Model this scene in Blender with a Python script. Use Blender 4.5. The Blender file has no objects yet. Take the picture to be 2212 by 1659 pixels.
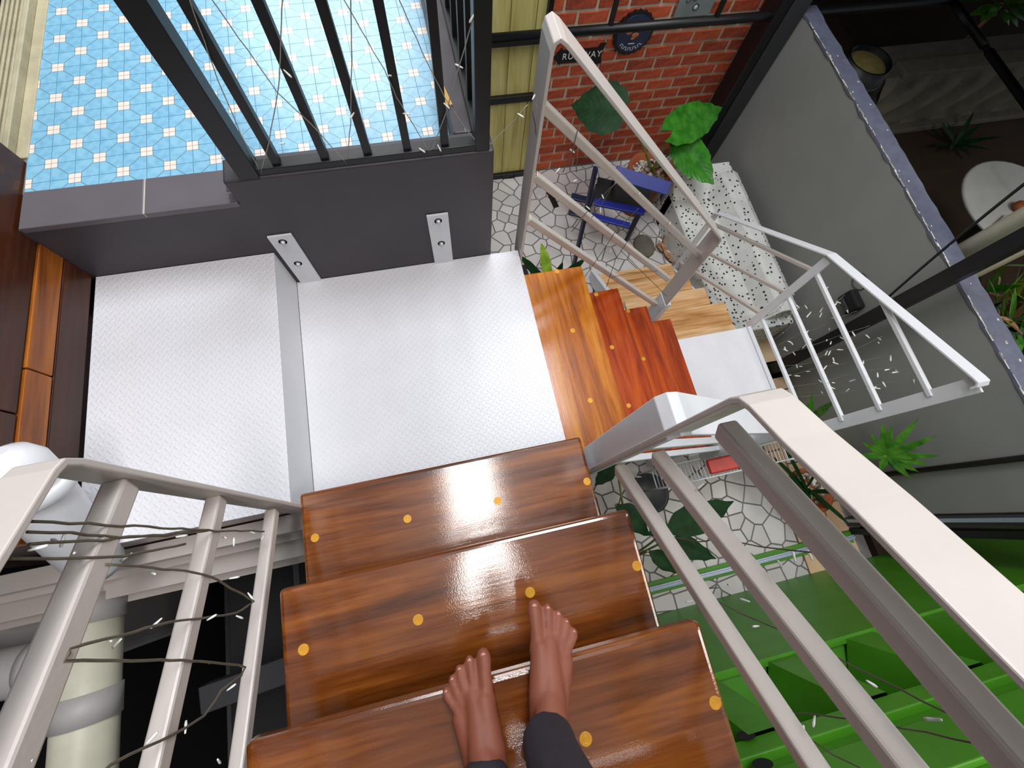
import bpy, bmesh, math, random
from mathutils import Vector, Matrix, noise
random.seed(7)
scene = bpy.context.scene
COL = scene.collection
R = math.radians

# ---------------------------------------------------------------- camera
H = 3.06                                   # lens height above the courtyard floor
FPX = 942.13                               # focal length in pixels of the 2212 x 1659 frame
CX, CY = 1106.0, 829.5
ROT = ((0.97517609, -0.21087947, 0.06753853),
       (-0.18136481, -0.93565349, -0.30275295),
       (0.12703704, 0.28298832, -0.95067303))
cam_data = bpy.data.cameras.new('camera')
cam_data.sensor_fit = 'HORIZONTAL'
cam_data.sensor_width = 36.0
cam_data.lens = FPX * 36.0 / 2212.0
cam_data.clip_start = 0.02
cam_data.clip_end = 200
cam = bpy.data.objects.new('camera', cam_data)
COL.objects.link(cam)
m = Matrix.Identity(4)
for i in range(3):
    m[i][0] = ROT[0][i]; m[i][1] = -ROT[1][i]; m[i][2] = -ROT[2][i]
m[2][3] = H
cam.matrix_world = m
scene.camera = cam

# ---------------------------------------------------------------- light
world = bpy.data.worlds.new('world'); scene.world = world
world.use_nodes = True
bg = world.node_tree.nodes['Background']
bg.inputs[0].default_value = (0.86, 0.93, 1.0, 1)
bg.inputs[1].default_value = 0.33
def area(name, loc, rot, sx, sy, power, color=(1, 1, 1)):
    l = bpy.data.lights.new(name, 'AREA'); l.shape = 'RECTANGLE'; l.size = sx; l.size_y = sy
    l.energy = power; l.color = color
    o = bpy.data.objects.new(name, l); COL.objects.link(o)
    o.location = loc; o.rotation_euler = rot
    return o
area('skylight_over_stairs', (-0.03, -0.30, 5.6), (0, 0, 0), 0.42, 2.4, 80, (1.0, 0.96, 0.93))
area('daylight_over_courtyard', (0.75, 1.9, 5.8), (0, R(-6), 0), 1.3, 1.8, 146, (0.88, 0.95, 1.0))
area('window_light_blue_room', (-0.4, 3.6, 3.7), (R(-52), 0, 0), 1.6, 1.0, 50, (0.98, 0.99, 1.0))
area('garden_daylight', (3.9, -0.9, 4.6), (0, R(10), 0), 1.6, 1.6, 80, (1.0, 0.97, 0.88))
vs = scene.view_settings
vs.view_transform = 'Standard'; vs.look = 'None'; vs.exposure = -0.16; vs.gamma = 1.0
vs.use_curve_mapping = False
scene.cycles.use_denoising = True
scene.cycles.max_bounces = 6
scene.cycles.sample_clamp_indirect = 6

# ---------------------------------------------------------------- pixels to places
def ray(px, py):
    d = ((px - CX) / FPX, (py - CY) / FPX, 1.0)
    return Vector([sum(ROT[k][i] * d[k] for k in range(3)) for i in range(3)])
def pz(px, py, z):                          # on the level z (metres above the floor)
    d = ray(px, py); return d * ((z - H) / d.z) + Vector((0, 0, H))
def pxx(px, py, x):                         # on the upright plane at x
    d = ray(px, py); return d * (x / d.x) + Vector((0, 0, H))
def pyy(px, py, y):                         # on the upright plane at y
    d = ray(px, py); return d * (y / d.y) + Vector((0, 0, H))

# ---------------------------------------------------------------- mesh helpers
def wloc(o):
    v = Vector((0, 0, 0))
    while o is not None:
        v += o.location; o = o.parent
    return v
class MB:
    def __init__(s): s.v = []; s.f = []; s.sm = []
    def add(s, vs, fs, smooth=False):
        b = len(s.v); s.v += [tuple(v) for v in vs]
        s.f += [tuple(b + i for i in f) for f in fs]; s.sm += [smooth] * len(fs)
        return s
    def box(s, a, b):
        (x0, y0, z0), (x1, y1, z1) = a, b
        return s.add([(x0, y0, z0), (x1, y0, z0), (x1, y1, z0), (x0, y1, z0), (x0, y0, z1), (x1, y0, z1), (x1, y1, z1), (x0, y1, z1)],
                     [(0, 3, 2, 1), (4, 5, 6, 7), (0, 1, 5, 4), (1, 2, 6, 5), (2, 3, 7, 6), (3, 0, 4, 7)])
    def bar(s, p, q, w, h, up=(0, 0, 1)):   # w across, h along up
        p = Vector(p); q = Vector(q); d = (q - p).normalized(); up = Vector(up)
        if abs(d.dot(up)) > 0.99: up = Vector((0, 1, 0))
        a = d.cross(up).normalized(); b = a.cross(d).normalized()
        vs = []
        for c in (p, q):
            for sa, sb in ((-1, -1), (1, -1), (1, 1), (-1, 1)):
                vs.append(c + a * (sa * w / 2) + b * (sb * h / 2))
        return s.add(vs, [(0, 1, 2, 3), (7, 6, 5, 4), (0, 4, 5, 1), (1, 5, 6, 2), (2, 6, 7, 3), (3, 7, 4, 0)])
    def ribbon(s, pts, w, t, side):         # flat strip following pts, width along side
        side = Vector(side).normalized(); pts = [Vector(p) for p in pts]; n = len(pts); vs = []
        for i, p in enumerate(pts):
            d0 = (pts[i] - pts[i - 1]).normalized() if i else (pts[1] - pts[0]).normalized()
            d1 = (pts[i + 1] - pts[i]).normalized() if i < n - 1 else d0
            n0 = side.cross(d0).normalized(); n1 = side.cross(d1).normalized()
            nn = (n0 + n1).normalized(); k = 1 / max(0.4, nn.dot(n0))
            for sw, st in ((-1, -1), (1, -1), (1, 1), (-1, 1)):
                vs.append(p + side * (sw * w / 2) + nn * (st * t / 2 * k))
        fs = [(0, 1, 2, 3), tuple(4 * (n - 1) + i for i in (3, 2, 1, 0))]
        for i in range(n - 1):
            a = 4 * i
            for k in range(4): fs.append((a + k, a + 4 + k, a + 4 + (k + 1) % 4, a + (k + 1) % 4))
        return s.add(vs, fs)
    def tube(s, pts, r, n=8, smooth=True, caps=True):
        pts = [Vector(p) for p in pts]; m_ = len(pts)
        rs = r if isinstance(r, (list, tuple)) else [r] * m_
        vs = []; a = None
        for i, p in enumerate(pts):
            d = (pts[min(i + 1, m_ - 1)] - pts[max(i - 1, 0)]).normalized()
            if a is None:
                a = d.orthogonal().normalized()
            else:
                a = (a - d * a.dot(d)).normalized()
            b = d.cross(a)
            for k in range(n):
                t = 2 * math.pi * k / n
                vs.append(p + (a * math.cos(t) + b * math.sin(t)) * rs[i])
        fs = []
        for i in range(m_ - 1):
            for k in range(n):
                fs.append((i * n + k, i * n + (k + 1) % n, (i + 1) * n + (k + 1) % n, (i + 1) * n + k))
        s.add(vs, fs, smooth)
        if caps:
            b0 = len(s.v) - len(vs)
            s.f += [tuple(b0 + k for k in reversed(range(n))), tuple(b0 + (m_ - 1) * n + k for k in range(n))]; s.sm += [False, False]
        return s
    def lathe(s, prof, c, n=24, smooth=True):
        c = Vector(c); vs = []; fs = []
        for r, z in prof:
            for k in range(n):
                t = 2 * math.pi * k / n
                vs.append(c + Vector((r * math.cos(t), r * math.sin(t), z)))
        for i in range(len(prof) - 1):
            for k in range(n):
                fs.append((i * n + k, i * n + (k + 1) % n, (i + 1) * n + (k + 1) % n, (i + 1) * n + k))
        return s.add(vs, fs, smooth)
    def prism(s, poly, z0, z1):             # poly of (x, y)
        n = len(poly)
        vs = [(x, y, z0) for x, y in poly] + [(x, y, z1) for x, y in poly]
        fs = [tuple(reversed(range(n))), tuple(range(n, 2 * n))]
        fs += [(i, (i + 1) % n, n + (i + 1) % n, n + i) for i in range(n)]
        return s.add(vs, fs)
    def prism_axis(s, poly, a0, a1, f):     # f(u, v, a) gives the point
        n = len(poly)
        vs = [f(u, v, a0) for u, v in poly] + [f(u, v, a1) for u, v in poly]
        fs = [tuple(reversed(range(n))), tuple(range(n, 2 * n))]
        fs += [(i, (i + 1) % n, n + (i + 1) % n, n + i) for i in range(n)]
        return s.add(vs, fs)
    def ball(s, c, r, n=8, m_=6, sc=(1, 1, 1)):
        c = Vector(c); vs = [c + Vector((0, 0, r * sc[2]))]; fs = []
        for i in range(1, m_):
            a = math.pi * i / m_
            for k in range(n):
                t = 2 * math.pi * k / n
                vs.append(c + Vector((r * sc[0] * math.sin(a) * math.cos(t), r * sc[1] * math.sin(a) * math.sin(t), r * sc[2] * math.cos(a))))
        vs.append(c - Vector((0, 0, r * sc[2]))); L = len(vs) - 1
        for k in range(n): fs.append((0, 1 + k, 1 + (k + 1) % n))
        for i in range(m_ - 2):
            for k in range(n):
                a = 1 + i * n + k; b = 1 + i * n + (k + 1) % n
                fs.append((a, a + n, b + n, b))
        for k in range(n): fs.append((L, 1 + (m_ - 2) * n + (k + 1) % n, 1 + (m_ - 2) * n + k))
        return s.add(vs, fs, True)
    def mesh(s, name, mat, off=Vector((0, 0, 0))):
        me = bpy.data.meshes.new(name)
        me.from_pydata([tuple(Vector(v) - off) for v in s.v], [], s.f)
        bm = bmesh.new(); bm.from_mesh(me); bmesh.ops.recalc_face_normals(bm, faces=bm.faces); bm.to_mesh(me); bm.free()
        if mat is not None: me.materials.append(mat)
        if len(s.sm) == len(me.polygons): me.polygons.foreach_set('use_smooth', s.sm)
        me.update(); return me
    def build(s, name, mat, parent=None, bevel=0.0, seg=2, origin=None):
        off = wloc(parent) if parent else Vector(origin or (0, 0, 0))
        o = bpy.data.objects.new(name, s.mesh(name, mat, off)); COL.objects.link(o)
        if parent: o.parent = parent
        else: o.location = off
        if bevel:
            b = o.modifiers.new('bevel', 'BEVEL'); b.width = bevel; b.segments = seg; b.limit_method = 'ANGLE'; b.angle_limit = R(35)
            b.harden_normals = False
        return o
def inst(name, me, parent, loc, rot=(0, 0, 0), scale=(1, 1, 1)):
    o = bpy.data.objects.new(name, me); COL.objects.link(o)
    o.location = Vector(loc) - (wloc(parent) if parent else Vector((0, 0, 0)))
    o.rotation_euler = rot; o.scale = scale
    if parent: o.parent = parent
    return o
def tag(o, label=None, cat=None, group=None, kind=None):
    if label: o['label'] = label
    if cat: o['category'] = cat
    if group: o['group'] = group
    if kind: o['kind'] = kind
    return o
def thing(name, loc, label, cat, group=None):
    o = bpy.data.objects.new(name, None); COL.objects.link(o); o.location = loc; o.empty_display_size = 0.1
    return tag(o, label, cat, group)

# ---------------------------------------------------------------- materials
class NT:
    def __init__(s, name):
        s.mat = bpy.data.materials.new(name); s.mat.use_nodes = True
        s.t = s.mat.node_tree; s.p = s.t.nodes['Principled BSDF']; s._tc = None
    def n(s, typ, **kw):
        x = s.t.nodes.new(typ)
        for k, v in kw.items(): setattr(x, k, v)
        return x
    def l(s, a, b): s.t.links.new(a, b)
    def co(s, which='Object'):
        if s._tc is None: s._tc = s.n('ShaderNodeTexCoord')
        return s._tc.outputs[which]
    def M(s, op, a, b=None, c=None):
        x = s.n('ShaderNodeMath', operation=op)
        for i, v in enumerate((a, b, c)):
            if v is None: continue
            if isinstance(v, (int, float)): x.inputs[i].default_value = v
            else: s.l(v, x.inputs[i])
        return x.outputs[0]
    def mapping(s, src, scale=(1, 1, 1), rot=(0, 0, 0), loc=(0, 0, 0)):
        x = s.n('ShaderNodeMapping'); s.l(src, x.inputs[0])
        x.inputs['Scale'].default_value = scale; x.inputs['Rotation'].default_value = rot; x.inputs['Location'].default_value = loc
        return x.outputs[0]
    def noise(s, src, scale, detail=4, rough=0.55, dist=0.0):
        x = s.n('ShaderNodeTexNoise'); s.l(src, x.inputs['Vector'])
        x.inputs['Scale'].default_value = scale; x.inputs['Detail'].default_value = detail
        x.inputs['Roughness'].default_value = rough; x.inputs['Distortion'].default_value = dist
        return x.outputs[0]
    def ramp(s, fac, stops):
        x = s.n('ShaderNodeValToRGB'); s.l(fac, x.inputs[0]); e = x.color_ramp.elements
        while len(e) < len(stops): e.new(0.5)
        for i, (p, c) in enumerate(stops):
            e[i].position = p; e[i].color = (c[0], c[1], c[2], 1) if not isinstance(c, (int, float)) else (c, c, c, 1)
        return x.outputs[0]
    def mix(s, fac, a, b, mode='MIX'):
        x = s.n('ShaderNodeMixRGB', blend_type=mode)
        for i, v in enumerate((fac, a, b)):
            if isinstance(v, (int, float)): x.inputs[i].default_value = v
            elif isinstance(v, tuple): x.inputs[i].default_value = (v[0], v[1], v[2], 1)
            else: s.l(v, x.inputs[i])
        return x.outputs[0]
    def bump(s, h, strength=0.3, dist=0.01):
        x = s.n('ShaderNodeBump'); s.l(h, x.inputs['Height']); x.inputs['Strength'].default_value = strength
        x.inputs['Distance'].default_value = dist; s.l(x.outputs[0], s.p.inputs['Normal'])
    def color(s, c):
        if isinstance(c, tuple): s.p.inputs['Base Color'].default_value = (c[0], c[1], c[2], 1)
        else: s.l(c, s.p.inputs['Base Color'])
    def rough(s, r):
        if isinstance(r, (int, float)): s.p.inputs['Roughness'].default_value = r
        else: s.l(r, s.p.inputs['Roughness'])
def srgb(r, g, b):
    f = lambda c: (c / 255 / 12.92) if c / 255 <= 0.04045 else ((c / 255 + 0.055) / 1.055) ** 2.4
    return (f(r), f(g), f(b))
def paint(name, c, rough=0.4, var=0.08, nscale=14, metallic=0.0, bump=0.06, coat=0.0):
    k = NT(name); nz = k.noise(k.co(), nscale, 5)
    d = tuple(x * (1 - var) for x in c); e = tuple(min(1, x * (1 + var)) for x in c)
    k.color(k.ramp(nz, [(0.3, d), (0.7, e)])); k.rough(rough); k.p.inputs['Metallic'].default_value = metallic
    if coat: k.p.inputs['Coat Weight'].default_value = coat; k.p.inputs['Coat Roughness'].default_value = 0.12
    if bump: k.bump(k.noise(k.co(), nscale * 9, 3), bump, 0.004)
    return k.mat
def wood(name, dark, mid, light, axis=0, scale=1.0, rough=0.3, coat=0.5, per_object=True):
    k = NT(name); src = k.co()
    if per_object:
        oi = k.n('ShaderNodeObjectInfo'); off = k.n('ShaderNodeVectorMath', operation='ADD')
        comb = k.n('ShaderNodeCombineXYZ')
        for i in range(3): k.l(k.M('MULTIPLY', oi.outputs['Random'], 17.0 + i * 9), comb.inputs[i])
        k.l(src, off.inputs[0]); k.l(comb.outputs[0], off.inputs[1]); src = off.outputs[0]
    st = [14.0, 14.0, 14.0]; st[axis] = 1.3
    a = k.mapping(src, tuple(x * scale for x in st))
    st2 = [90.0, 90.0, 90.0]; st2[axis] = 5.0
    b = k.mapping(src, tuple(x * scale for x in st2))
    n1 = k.noise(a, 1.0, 5, 0.6, 0.8); n2 = k.noise(b, 1.0, 4, 0.6, 0.2)
    f = k.M('ADD', k.M('MULTIPLY', n1, 0.72), k.M('MULTIPLY', n2, 0.28))
    c = k.ramp(f, [(0.33, dark), (0.5, mid), (0.68, light)])
    k.color(c); k.rough(k.ramp(n2, [(0.3, rough * 0.8), (0.7, rough * 1.3)]))
    k.p.inputs['Coat Weight'].default_value = coat; k.p.inputs['Coat Roughness'].default_value = 0.07
    k.p.inputs['Specular IOR Level'].default_value = 0.3; k.p.inputs['Coat IOR'].default_value = 1.8 if coat > 0.9 else 1.5
    fine = k.noise(src, 420, 2, 0.6)
    k.bump(k.M('ADD', n2, k.M('MULTIPLY', fine, 0.5)), 0.10, 0.0018)
    if coat: k.l(k.p.inputs['Normal'].links[0].from_socket, k.p.inputs['Coat Normal'])
    return k.mat

def chequer_plate(name, c):
    k = NT(name); sp = k.n('ShaderNodeSeparateXYZ'); k.l(k.co(), sp.inputs[0])
    P = 0.0225
    def lozenge(dx, dy, sgn):
        u = k.M('SUBTRACT', k.M('FRACT', k.M('ADD', k.M('DIVIDE', sp.outputs[0], P), dx)), 0.5)
        v = k.M('SUBTRACT', k.M('FRACT', k.M('ADD', k.M('DIVIDE', sp.outputs[1], P), dy)), 0.5)
        a = k.M('MULTIPLY', k.M('ADD', u, k.M('MULTIPLY', v, sgn)), 1.9)
        b = k.M('MULTIPLY', k.M('SUBTRACT', u, k.M('MULTIPLY', v, sgn)), 5.2)
        d = k.M('ADD', k.M('MULTIPLY', a, a), k.M('MULTIPLY', b, b))
        return k.M('MAXIMUM', k.M('SUBTRACT', 1.0, d), 0.0)
    h = k.M('MAXIMUM', lozenge(0, 0, 1), lozenge(0.5, 0.5, -1))
    nz = k.noise(k.co(), 5, 5, 0.6)
    k.color(k.ramp(nz, [(0.3, tuple(x * 0.93 for x in c)), (0.65, c)]))
    k.rough(0.36)
    k.bump(k.M('ADD', k.M('MINIMUM', k.M('MULTIPLY', h, 2.0), 1.0), k.M('MULTIPLY', k.noise(k.co(), 120, 3), 0.5)), 0.50, 0.0016)
    return k.mat

MT = {}
MT['white'] = paint('white_gloss_paint', srgb(198, 188, 182), 0.34, 0.04, 9, bump=0.10)
MT['white_cool'] = paint('cool_white_paint', srgb(222, 222, 226), 0.36, 0.03, 9, bump=0.08)
MT['plate'] = chequer_plate('white_chequer_plate', srgb(226, 224, 230))
MT['fascia'] = paint('charcoal_paint', srgb(62, 56, 62), 0.5, 0.10, 6, bump=0.08)
MT['grey_tile'] = paint('grey_border_tile', srgb(96, 90, 96), 0.4, 0.05, 10)
MT['grout'] = paint('pale_grout', srgb(176, 168, 158), 0.8, 0.08, 30)
MT['black'] = paint('black_steel_paint', srgb(14, 14, 17), 0.42, 0.15, 12, bump=0.04)
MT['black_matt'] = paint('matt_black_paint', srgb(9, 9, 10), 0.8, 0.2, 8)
MT['brass'] = paint('brass_plug', srgb(214, 152, 40), 0.42, 0.10, 60, metallic=0.2)
MT['brass_dark'] = paint('dark_slot', srgb(120, 80, 30), 0.5, 0.1, 60)
MT['steel'] = paint('galvanised_bolt', srgb(205, 205, 210), 0.35, 0.06, 40, metallic=0.5)
MT['wood_a'] = wood('varnished_brown_timber', srgb(58, 24, 4), srgb(116, 57, 11), srgb(162, 92, 26), 0, 1.0, 0.28, 1.0)
MT['wood_b'] = wood('varnished_orange_timber', srgb(116, 50, 2), srgb(180, 96, 6), srgb(212, 138, 24), 1, 1.0, 0.28, 0.6)
MT['wood_red'] = wood('varnished_red_timber', srgb(92, 26, 2), srgb(160, 56, 4), srgb(196, 86, 8), 1, 1.0, 0.26, 0.7)
MT['wood_pine'] = wood('pale_pine_timber', srgb(158, 104, 52), srgb(204, 156, 104), srgb(232, 200, 164), 0, 1.0, 0.35, 0.3)
MT['plank_dark'] = wood('dark_wall_plank', srgb(38, 16, 6), srgb(64, 28, 8), srgb(90, 42, 14), 1, 0.9, 0.4, 0.3)
MT['plank_mid'] = wood('orange_wall_plank', srgb(96, 46, 10), srgb(150, 82, 20), srgb(184, 110, 36), 1, 0.9, 0.4, 0.3)
MT['plank_yellow'] = wood('yellow_pine_plank', srgb(168, 152, 84), srgb(204, 190, 118), srgb(220, 210, 148), 2, 0.8, 0.6, 0.0)
MT['mortar'] = paint('lime_mortar', srgb(198, 182, 160), 0.9, 0.12, 30, bump=0.3)
def brick_mat():
    k = NT('red_brick'); oi = k.n('ShaderNodeObjectInfo'); nz = k.noise(k.co(), 22, 5, 0.65)
    c = k.ramp(oi.outputs['Random'], [(0.0, srgb(120, 44, 32)), (0.35, srgb(164, 62, 38)), (0.7, srgb(194, 78, 42)), (1.0, srgb(212, 94, 50))])
    k.color(k.mix(0.55, c, k.ramp(nz, [(0.3, srgb(104, 42, 36)), (0.62, srgb(216, 100, 62))]), 'MIX'))
    k.rough(0.85); k.bump(nz, 0.5, 0.006); return k.mat
MT['brick'] = brick_mat()
MT['wall_grey'] = paint('grey_render', srgb(136, 136, 132), 0.75, 0.06, 3, bump=0.05)
MT['coping'] = paint('blue_grey_slate_paint', srgb(98, 100, 118), 0.6, 0.16, 18, bump=0.3)
MT['chip'] = paint('bare_plaster_chip', srgb(222, 220, 208), 0.8, 0.06, 40)
def paving_mat(name, a, b, c, rough=0.35):
    k = NT(name); oi = k.n('ShaderNodeObjectInfo'); nz = k.noise(k.co(), 7, 4)
    k.color(k.mix(0.3, k.ramp(oi.outputs['Random'], [(0.0, a), (0.5, b), (1.0, c)]), k.ramp(nz, [(0.3, a), (0.7, c)])))
    k.rough(rough); k.bump(k.noise(k.co(), 60, 3), 0.05, 0.003); return k.mat
MT['paving'] = paving_mat('white_broken_tile', srgb(186, 178, 176), srgb(204, 197, 194), srgb(216, 210, 206))
MT['paving_black'] = paint('black_inlay_tile', srgb(30, 26, 28), 0.35, 0.1, 20)
MT['paver'] = paving_mat('sand_paver', srgb(176, 138, 104), srgb(206, 170, 134), srgb(222, 190, 152), 0.7)
MT['floor_grout'] = paint('dark_floor_grout', srgb(116, 112, 112), 0.8, 0.1, 20)
def terrazzo():
    k = NT('speckled_terrazzo'); v = k.n('ShaderNodeTexVoronoi'); k.l(k.co(), v.inputs['Vector']); v.inputs['Scale'].default_value = 30
    v.inputs['Randomness'].default_value = 0.75
    dot = k.M('LESS_THAN', v.outputs['Distance'], 0.25)
    k.color(k.mix(dot, k.ramp(k.noise(k.co(), 6, 4), [(0.3, srgb(204, 202, 196)), (0.7, srgb(226, 224, 220))]), srgb(44, 44, 50)))
    k.rough(0.5); return k.mat
MT['terrazzo'] = terrazzo()
MT['blue'] = paint('cobalt_blue_paint', srgb(24, 38, 128), 0.4, 0.12, 12)
MT['blue_dark'] = paint('navy_paint', srgb(16, 22, 52), 0.45, 0.15, 12)
MT['terracotta'] = paint('terracotta_clay', srgb(158, 84, 46), 0.8, 0.12, 12, bump=0.2)
MT['tan_pot'] = paint('tan_clay', srgb(186, 140, 88), 0.8, 0.10, 12, bump=0.2)
def pebble_mat():
    k = NT('pebble'); oi = k.n('ShaderNodeObjectInfo')
    k.color(k.ramp(k.noise(k.co(), 26, 2), [(0.35, srgb(70, 64, 58)), (0.5, srgb(178, 170, 156)), (0.62, srgb(226, 222, 214))])); k.rough(0.6); return k.mat
MT['pebble'] = pebble_mat()
def leaf_mat(name, a, b, rough=0.35, trans=0.15):
    k = NT(name); nz = k.noise(k.co(), 18, 4); k.color(k.ramp(nz, [(0.3, a), (0.7, b)])); k.rough(rough)
    k.p.inputs['Subsurface Weight'].default_value = 0.0
    k.p.inputs['Transmission Weight'].default_value = 0.0
    return k.mat
MT['leaf'] = leaf_mat('glossy_green_leaf', srgb(34, 98, 22), srgb(66, 138, 40), 0.28)
MT['leaf_dark'] = leaf_mat('dark_green_leaf', srgb(10, 38, 12), srgb(20, 60, 20), 0.55)
MT['leaf_dark'].node_tree.nodes['Principled BSDF'].inputs['Specular IOR Level'].default_value = 0.2
MT['leaf_palm'] = leaf_mat('palm_green_leaf', srgb(40, 100, 24), srgb(92, 150, 46), 0.35)
MT['leaf_lime'] = leaf_mat('lime_leaf', srgb(120, 160, 40), srgb(176, 206, 70), 0.4)
MT['leaf_yellow'] = leaf_mat('yellow_leaf', srgb(200, 150, 40), srgb(226, 184, 90), 0.5)
MT['leaf_dry'] = leaf_mat('dry_leaf', srgb(130, 80, 40), srgb(190, 150, 110), 0.7)
MT['stem'] = leaf_mat('leaf_stem', srgb(96, 110, 40), srgb(150, 150, 70), 0.5)
MT['green'] = paint('green_gloss_paint', srgb(70, 136, 24), 0.42, 0.12, 5, bump=0.06)
MT['alu'] = paint('aluminium_track', srgb(176, 186, 206), 0.3, 0.05, 40, metallic=0.6)
MT['pvc'] = paint('aged_white_pvc', srgb(206, 200, 180), 0.45, 0.10, 10, bump=0.05)
MT['pvc_grey'] = paint('grey_white_pvc', srgb(176, 170, 168), 0.5, 0.06, 8)
MT['rust'] = paint('rust_stain', srgb(160, 110, 50), 0.8, 0.2, 40)
MT['cream'] = paint('cream_track', srgb(176, 166, 138), 0.6, 0.14, 16, bump=0.2)
MT['cable'] = paint('olive_cable', srgb(96, 88, 74), 0.6, 0.15, 60)
MT['cable_white'] = paint('clear_cable', srgb(150, 144, 132), 0.5, 0.1, 60)
MT['bulb'] = paint('clear_white_bulb', srgb(236, 236, 230), 0.2, 0.03, 60, bump=0)
MT['skin'] = paint('tan_skin', srgb(138, 76, 56), 0.6, 0.10, 22, bump=0.08)
MT['nail'] = paint('toenail', srgb(196, 134, 112), 0.3, 0.05, 60, bump=0)
MT['trousers'] = paint('charcoal_leggings', srgb(44, 38, 48), 0.8, 0.10, 60, bump=0.15)
MT['shirt'] = paint('dark_grey_shirt', srgb(52, 50, 58), 0.85, 0.10, 60, bump=0.15)
MT['hair'] = paint('black_hair', srgb(22, 16, 14), 0.5, 0.2, 80, bump=0.4)
MT['grey_dark'] = paint('dark_grey_steel', srgb(54, 54, 58), 0.45, 0.1, 12)
MT['soil'] = paint('brown_earth', srgb(52, 34, 16), 0.9, 0.2, 6, bump=0.4)
MT['concrete'] = paint('weathered_concrete', srgb(104, 98, 86), 0.9, 0.15, 12, bump=0.3)
MT['marble'] = paint('white_table_top', srgb(186, 186, 184), 0.4, 0.08, 8)
MT['red'] = paint('red_packet', srgb(190, 50, 40), 0.4, 0.15, 20)
MT['sign_blue'] = paint('navy_tin', srgb(28, 40, 72), 0.35, 0.15, 14)
MT['sign_grey'] = paint('grey_tin', srgb(126, 136, 136), 0.4, 0.08, 14)
MT['sign_text'] = paint('white_print', srgb(226, 226, 222), 0.5, 0.03, 40, bump=0)
MT['sign_dark'] = paint('dark_print', srgb(70, 74, 80), 0.5, 0.05, 40, bump=0)
MT['sign_orange'] = paint('orange_print', srgb(196, 112, 70), 0.5, 0.1, 40, bump=0)
MT['string'] = paint('paper_tape', srgb(206, 160, 92), 0.8, 0.08, 40)
def tile_mat():
    # printed tile: white quarter squares at two opposite corners, fine lines along the octagon edge
    k = NT('blue_printed_tile'); sp = k.n('ShaderNodeSeparateXYZ'); k.l(k.co(), sp.inputs[0])
    S = 0.0555
    u = k.M('DIVIDE', sp.outputs[0], S); v = k.M('DIVIDE', sp.outputs[1], S)       # -0.5 .. 0.5
    d1 = k.M('MAXIMUM', k.M('ABSOLUTE', k.M('ADD', u, 0.5)), k.M('ABSOLUTE', k.M('ADD', v, 0.5)))
    d2 = k.M('MAXIMUM', k.M('ABSOLUTE', k.M('SUBTRACT', u, 0.5)), k.M('ABSOLUTE', k.M('SUBTRACT', v, 0.5)))
    d = k.M('MINIMUM', d1, d2)
    white = k.M('LESS_THAN', d, 0.255)
    rim = k.M('MULTIPLY', k.M('LESS_THAN', d, 0.285), k.M('GREATER_THAN', d, 0.255))
    diag = k.M('MULTIPLY', k.M('LESS_THAN', k.M('ABSOLUTE', k.M('SUBTRACT', u, v)), 0.028), k.M('GREATER_THAN', d, 0.27))
    blue = k.ramp(k.noise(k.co('Generated'), 3, 3), [(0.3, srgb(108, 166, 200)), (0.7, srgb(140, 190, 214))])
    oi = k.n('ShaderNodeObjectInfo')
    blue = k.mix(k.M('MULTIPLY', oi.outputs['Random'], 0.22), blue, srgb(152, 204, 226))
    c = k.mix(k.M('MAXIMUM', rim, diag), blue, srgb(104, 132, 142))
    k.color(k.mix(white, c, srgb(228, 216, 206)))
    k.rough(0.3); return k.mat
MT['tile'] = tile_mat()
MT['tile_grout'] = paint('brown_tile_grout', srgb(120, 118, 112), 0.8, 0.15, 30)

# ================================================================ THE SETTING
# ---------------------------------------------------------------- courtyard floor: broken tiles set in grout
floor = tag(MB().box((-3.2, -4.0, -0.12), (2.60, 2.95, -0.006)).build('floor', MT['floor_grout']), kind='structure')
def clip(poly, nx, ny, d):                  # keep nx*x + ny*y <= d
    out = []
    for i in range(len(poly)):
        a = poly[i]; b = poly[(i + 1) % len(poly)]
        da = nx * a[0] + ny * a[1] - d; db = nx * b[0] + ny * b[1] - d
        if da <= 0: out.append(a)
        if da * db < 0:
            t = da / (da - db); out.append((a[0] + (b[0] - a[0]) * t, a[1] + (b[1] - a[1]) * t))
    return out
def mosaic(x0, x1, y0, y1, step, gap, stretch=1.0, jit=0.46):
    rnd = random.Random(11); pts = []
    ny = int((y1 - y0) / (step * stretch)); nx = int((x1 - x0) / step)
    for j in range(-1, ny + 1):
        for i in range(-1, nx + 1):
            pts.append((x0 + (i + 0.5 + (0.5 if j % 2 else 0)) * step + rnd.uniform(-jit, jit) * step,
                        y0 + (j + 0.5) * step * stretch + rnd.uniform(-jit, jit) * step * stretch))
    res = []
    for a in pts:
        poly = [(x0, y0), (x1, y0), (x1, y1), (x0, y1)]
        for b in pts:
            if b is a: continue
            dx, dy = b[0] - a[0], b[1] - a[1]; L = math.hypot(dx, dy)
            if L > step * stretch * 3.2 or L < 1e-6: continue
            nx_, ny_ = dx / L, dy / L
            poly = clip(poly, nx_, ny_, nx_ * (a[0] + b[0]) / 2 + ny_ * (a[1] + b[1]) / 2 - gap / 2)
            if len(poly) < 3: break
        if len(poly) >= 3: res.append((a, poly))
    return res
def seen(x, y):
    return (0.45 < x < 1.95 and 1.30 < y < 2.80) or (0.85 < x < 2.15 and -0.80 < y < 0.30)
black_strips = [(1.098, 2.50, 0.05, 0.24, 8), (0.885, 1.80, 0.055, 0.15, 8), (0.705, 1.80, 0.06, 0.16, 4)]
cells = []
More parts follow.
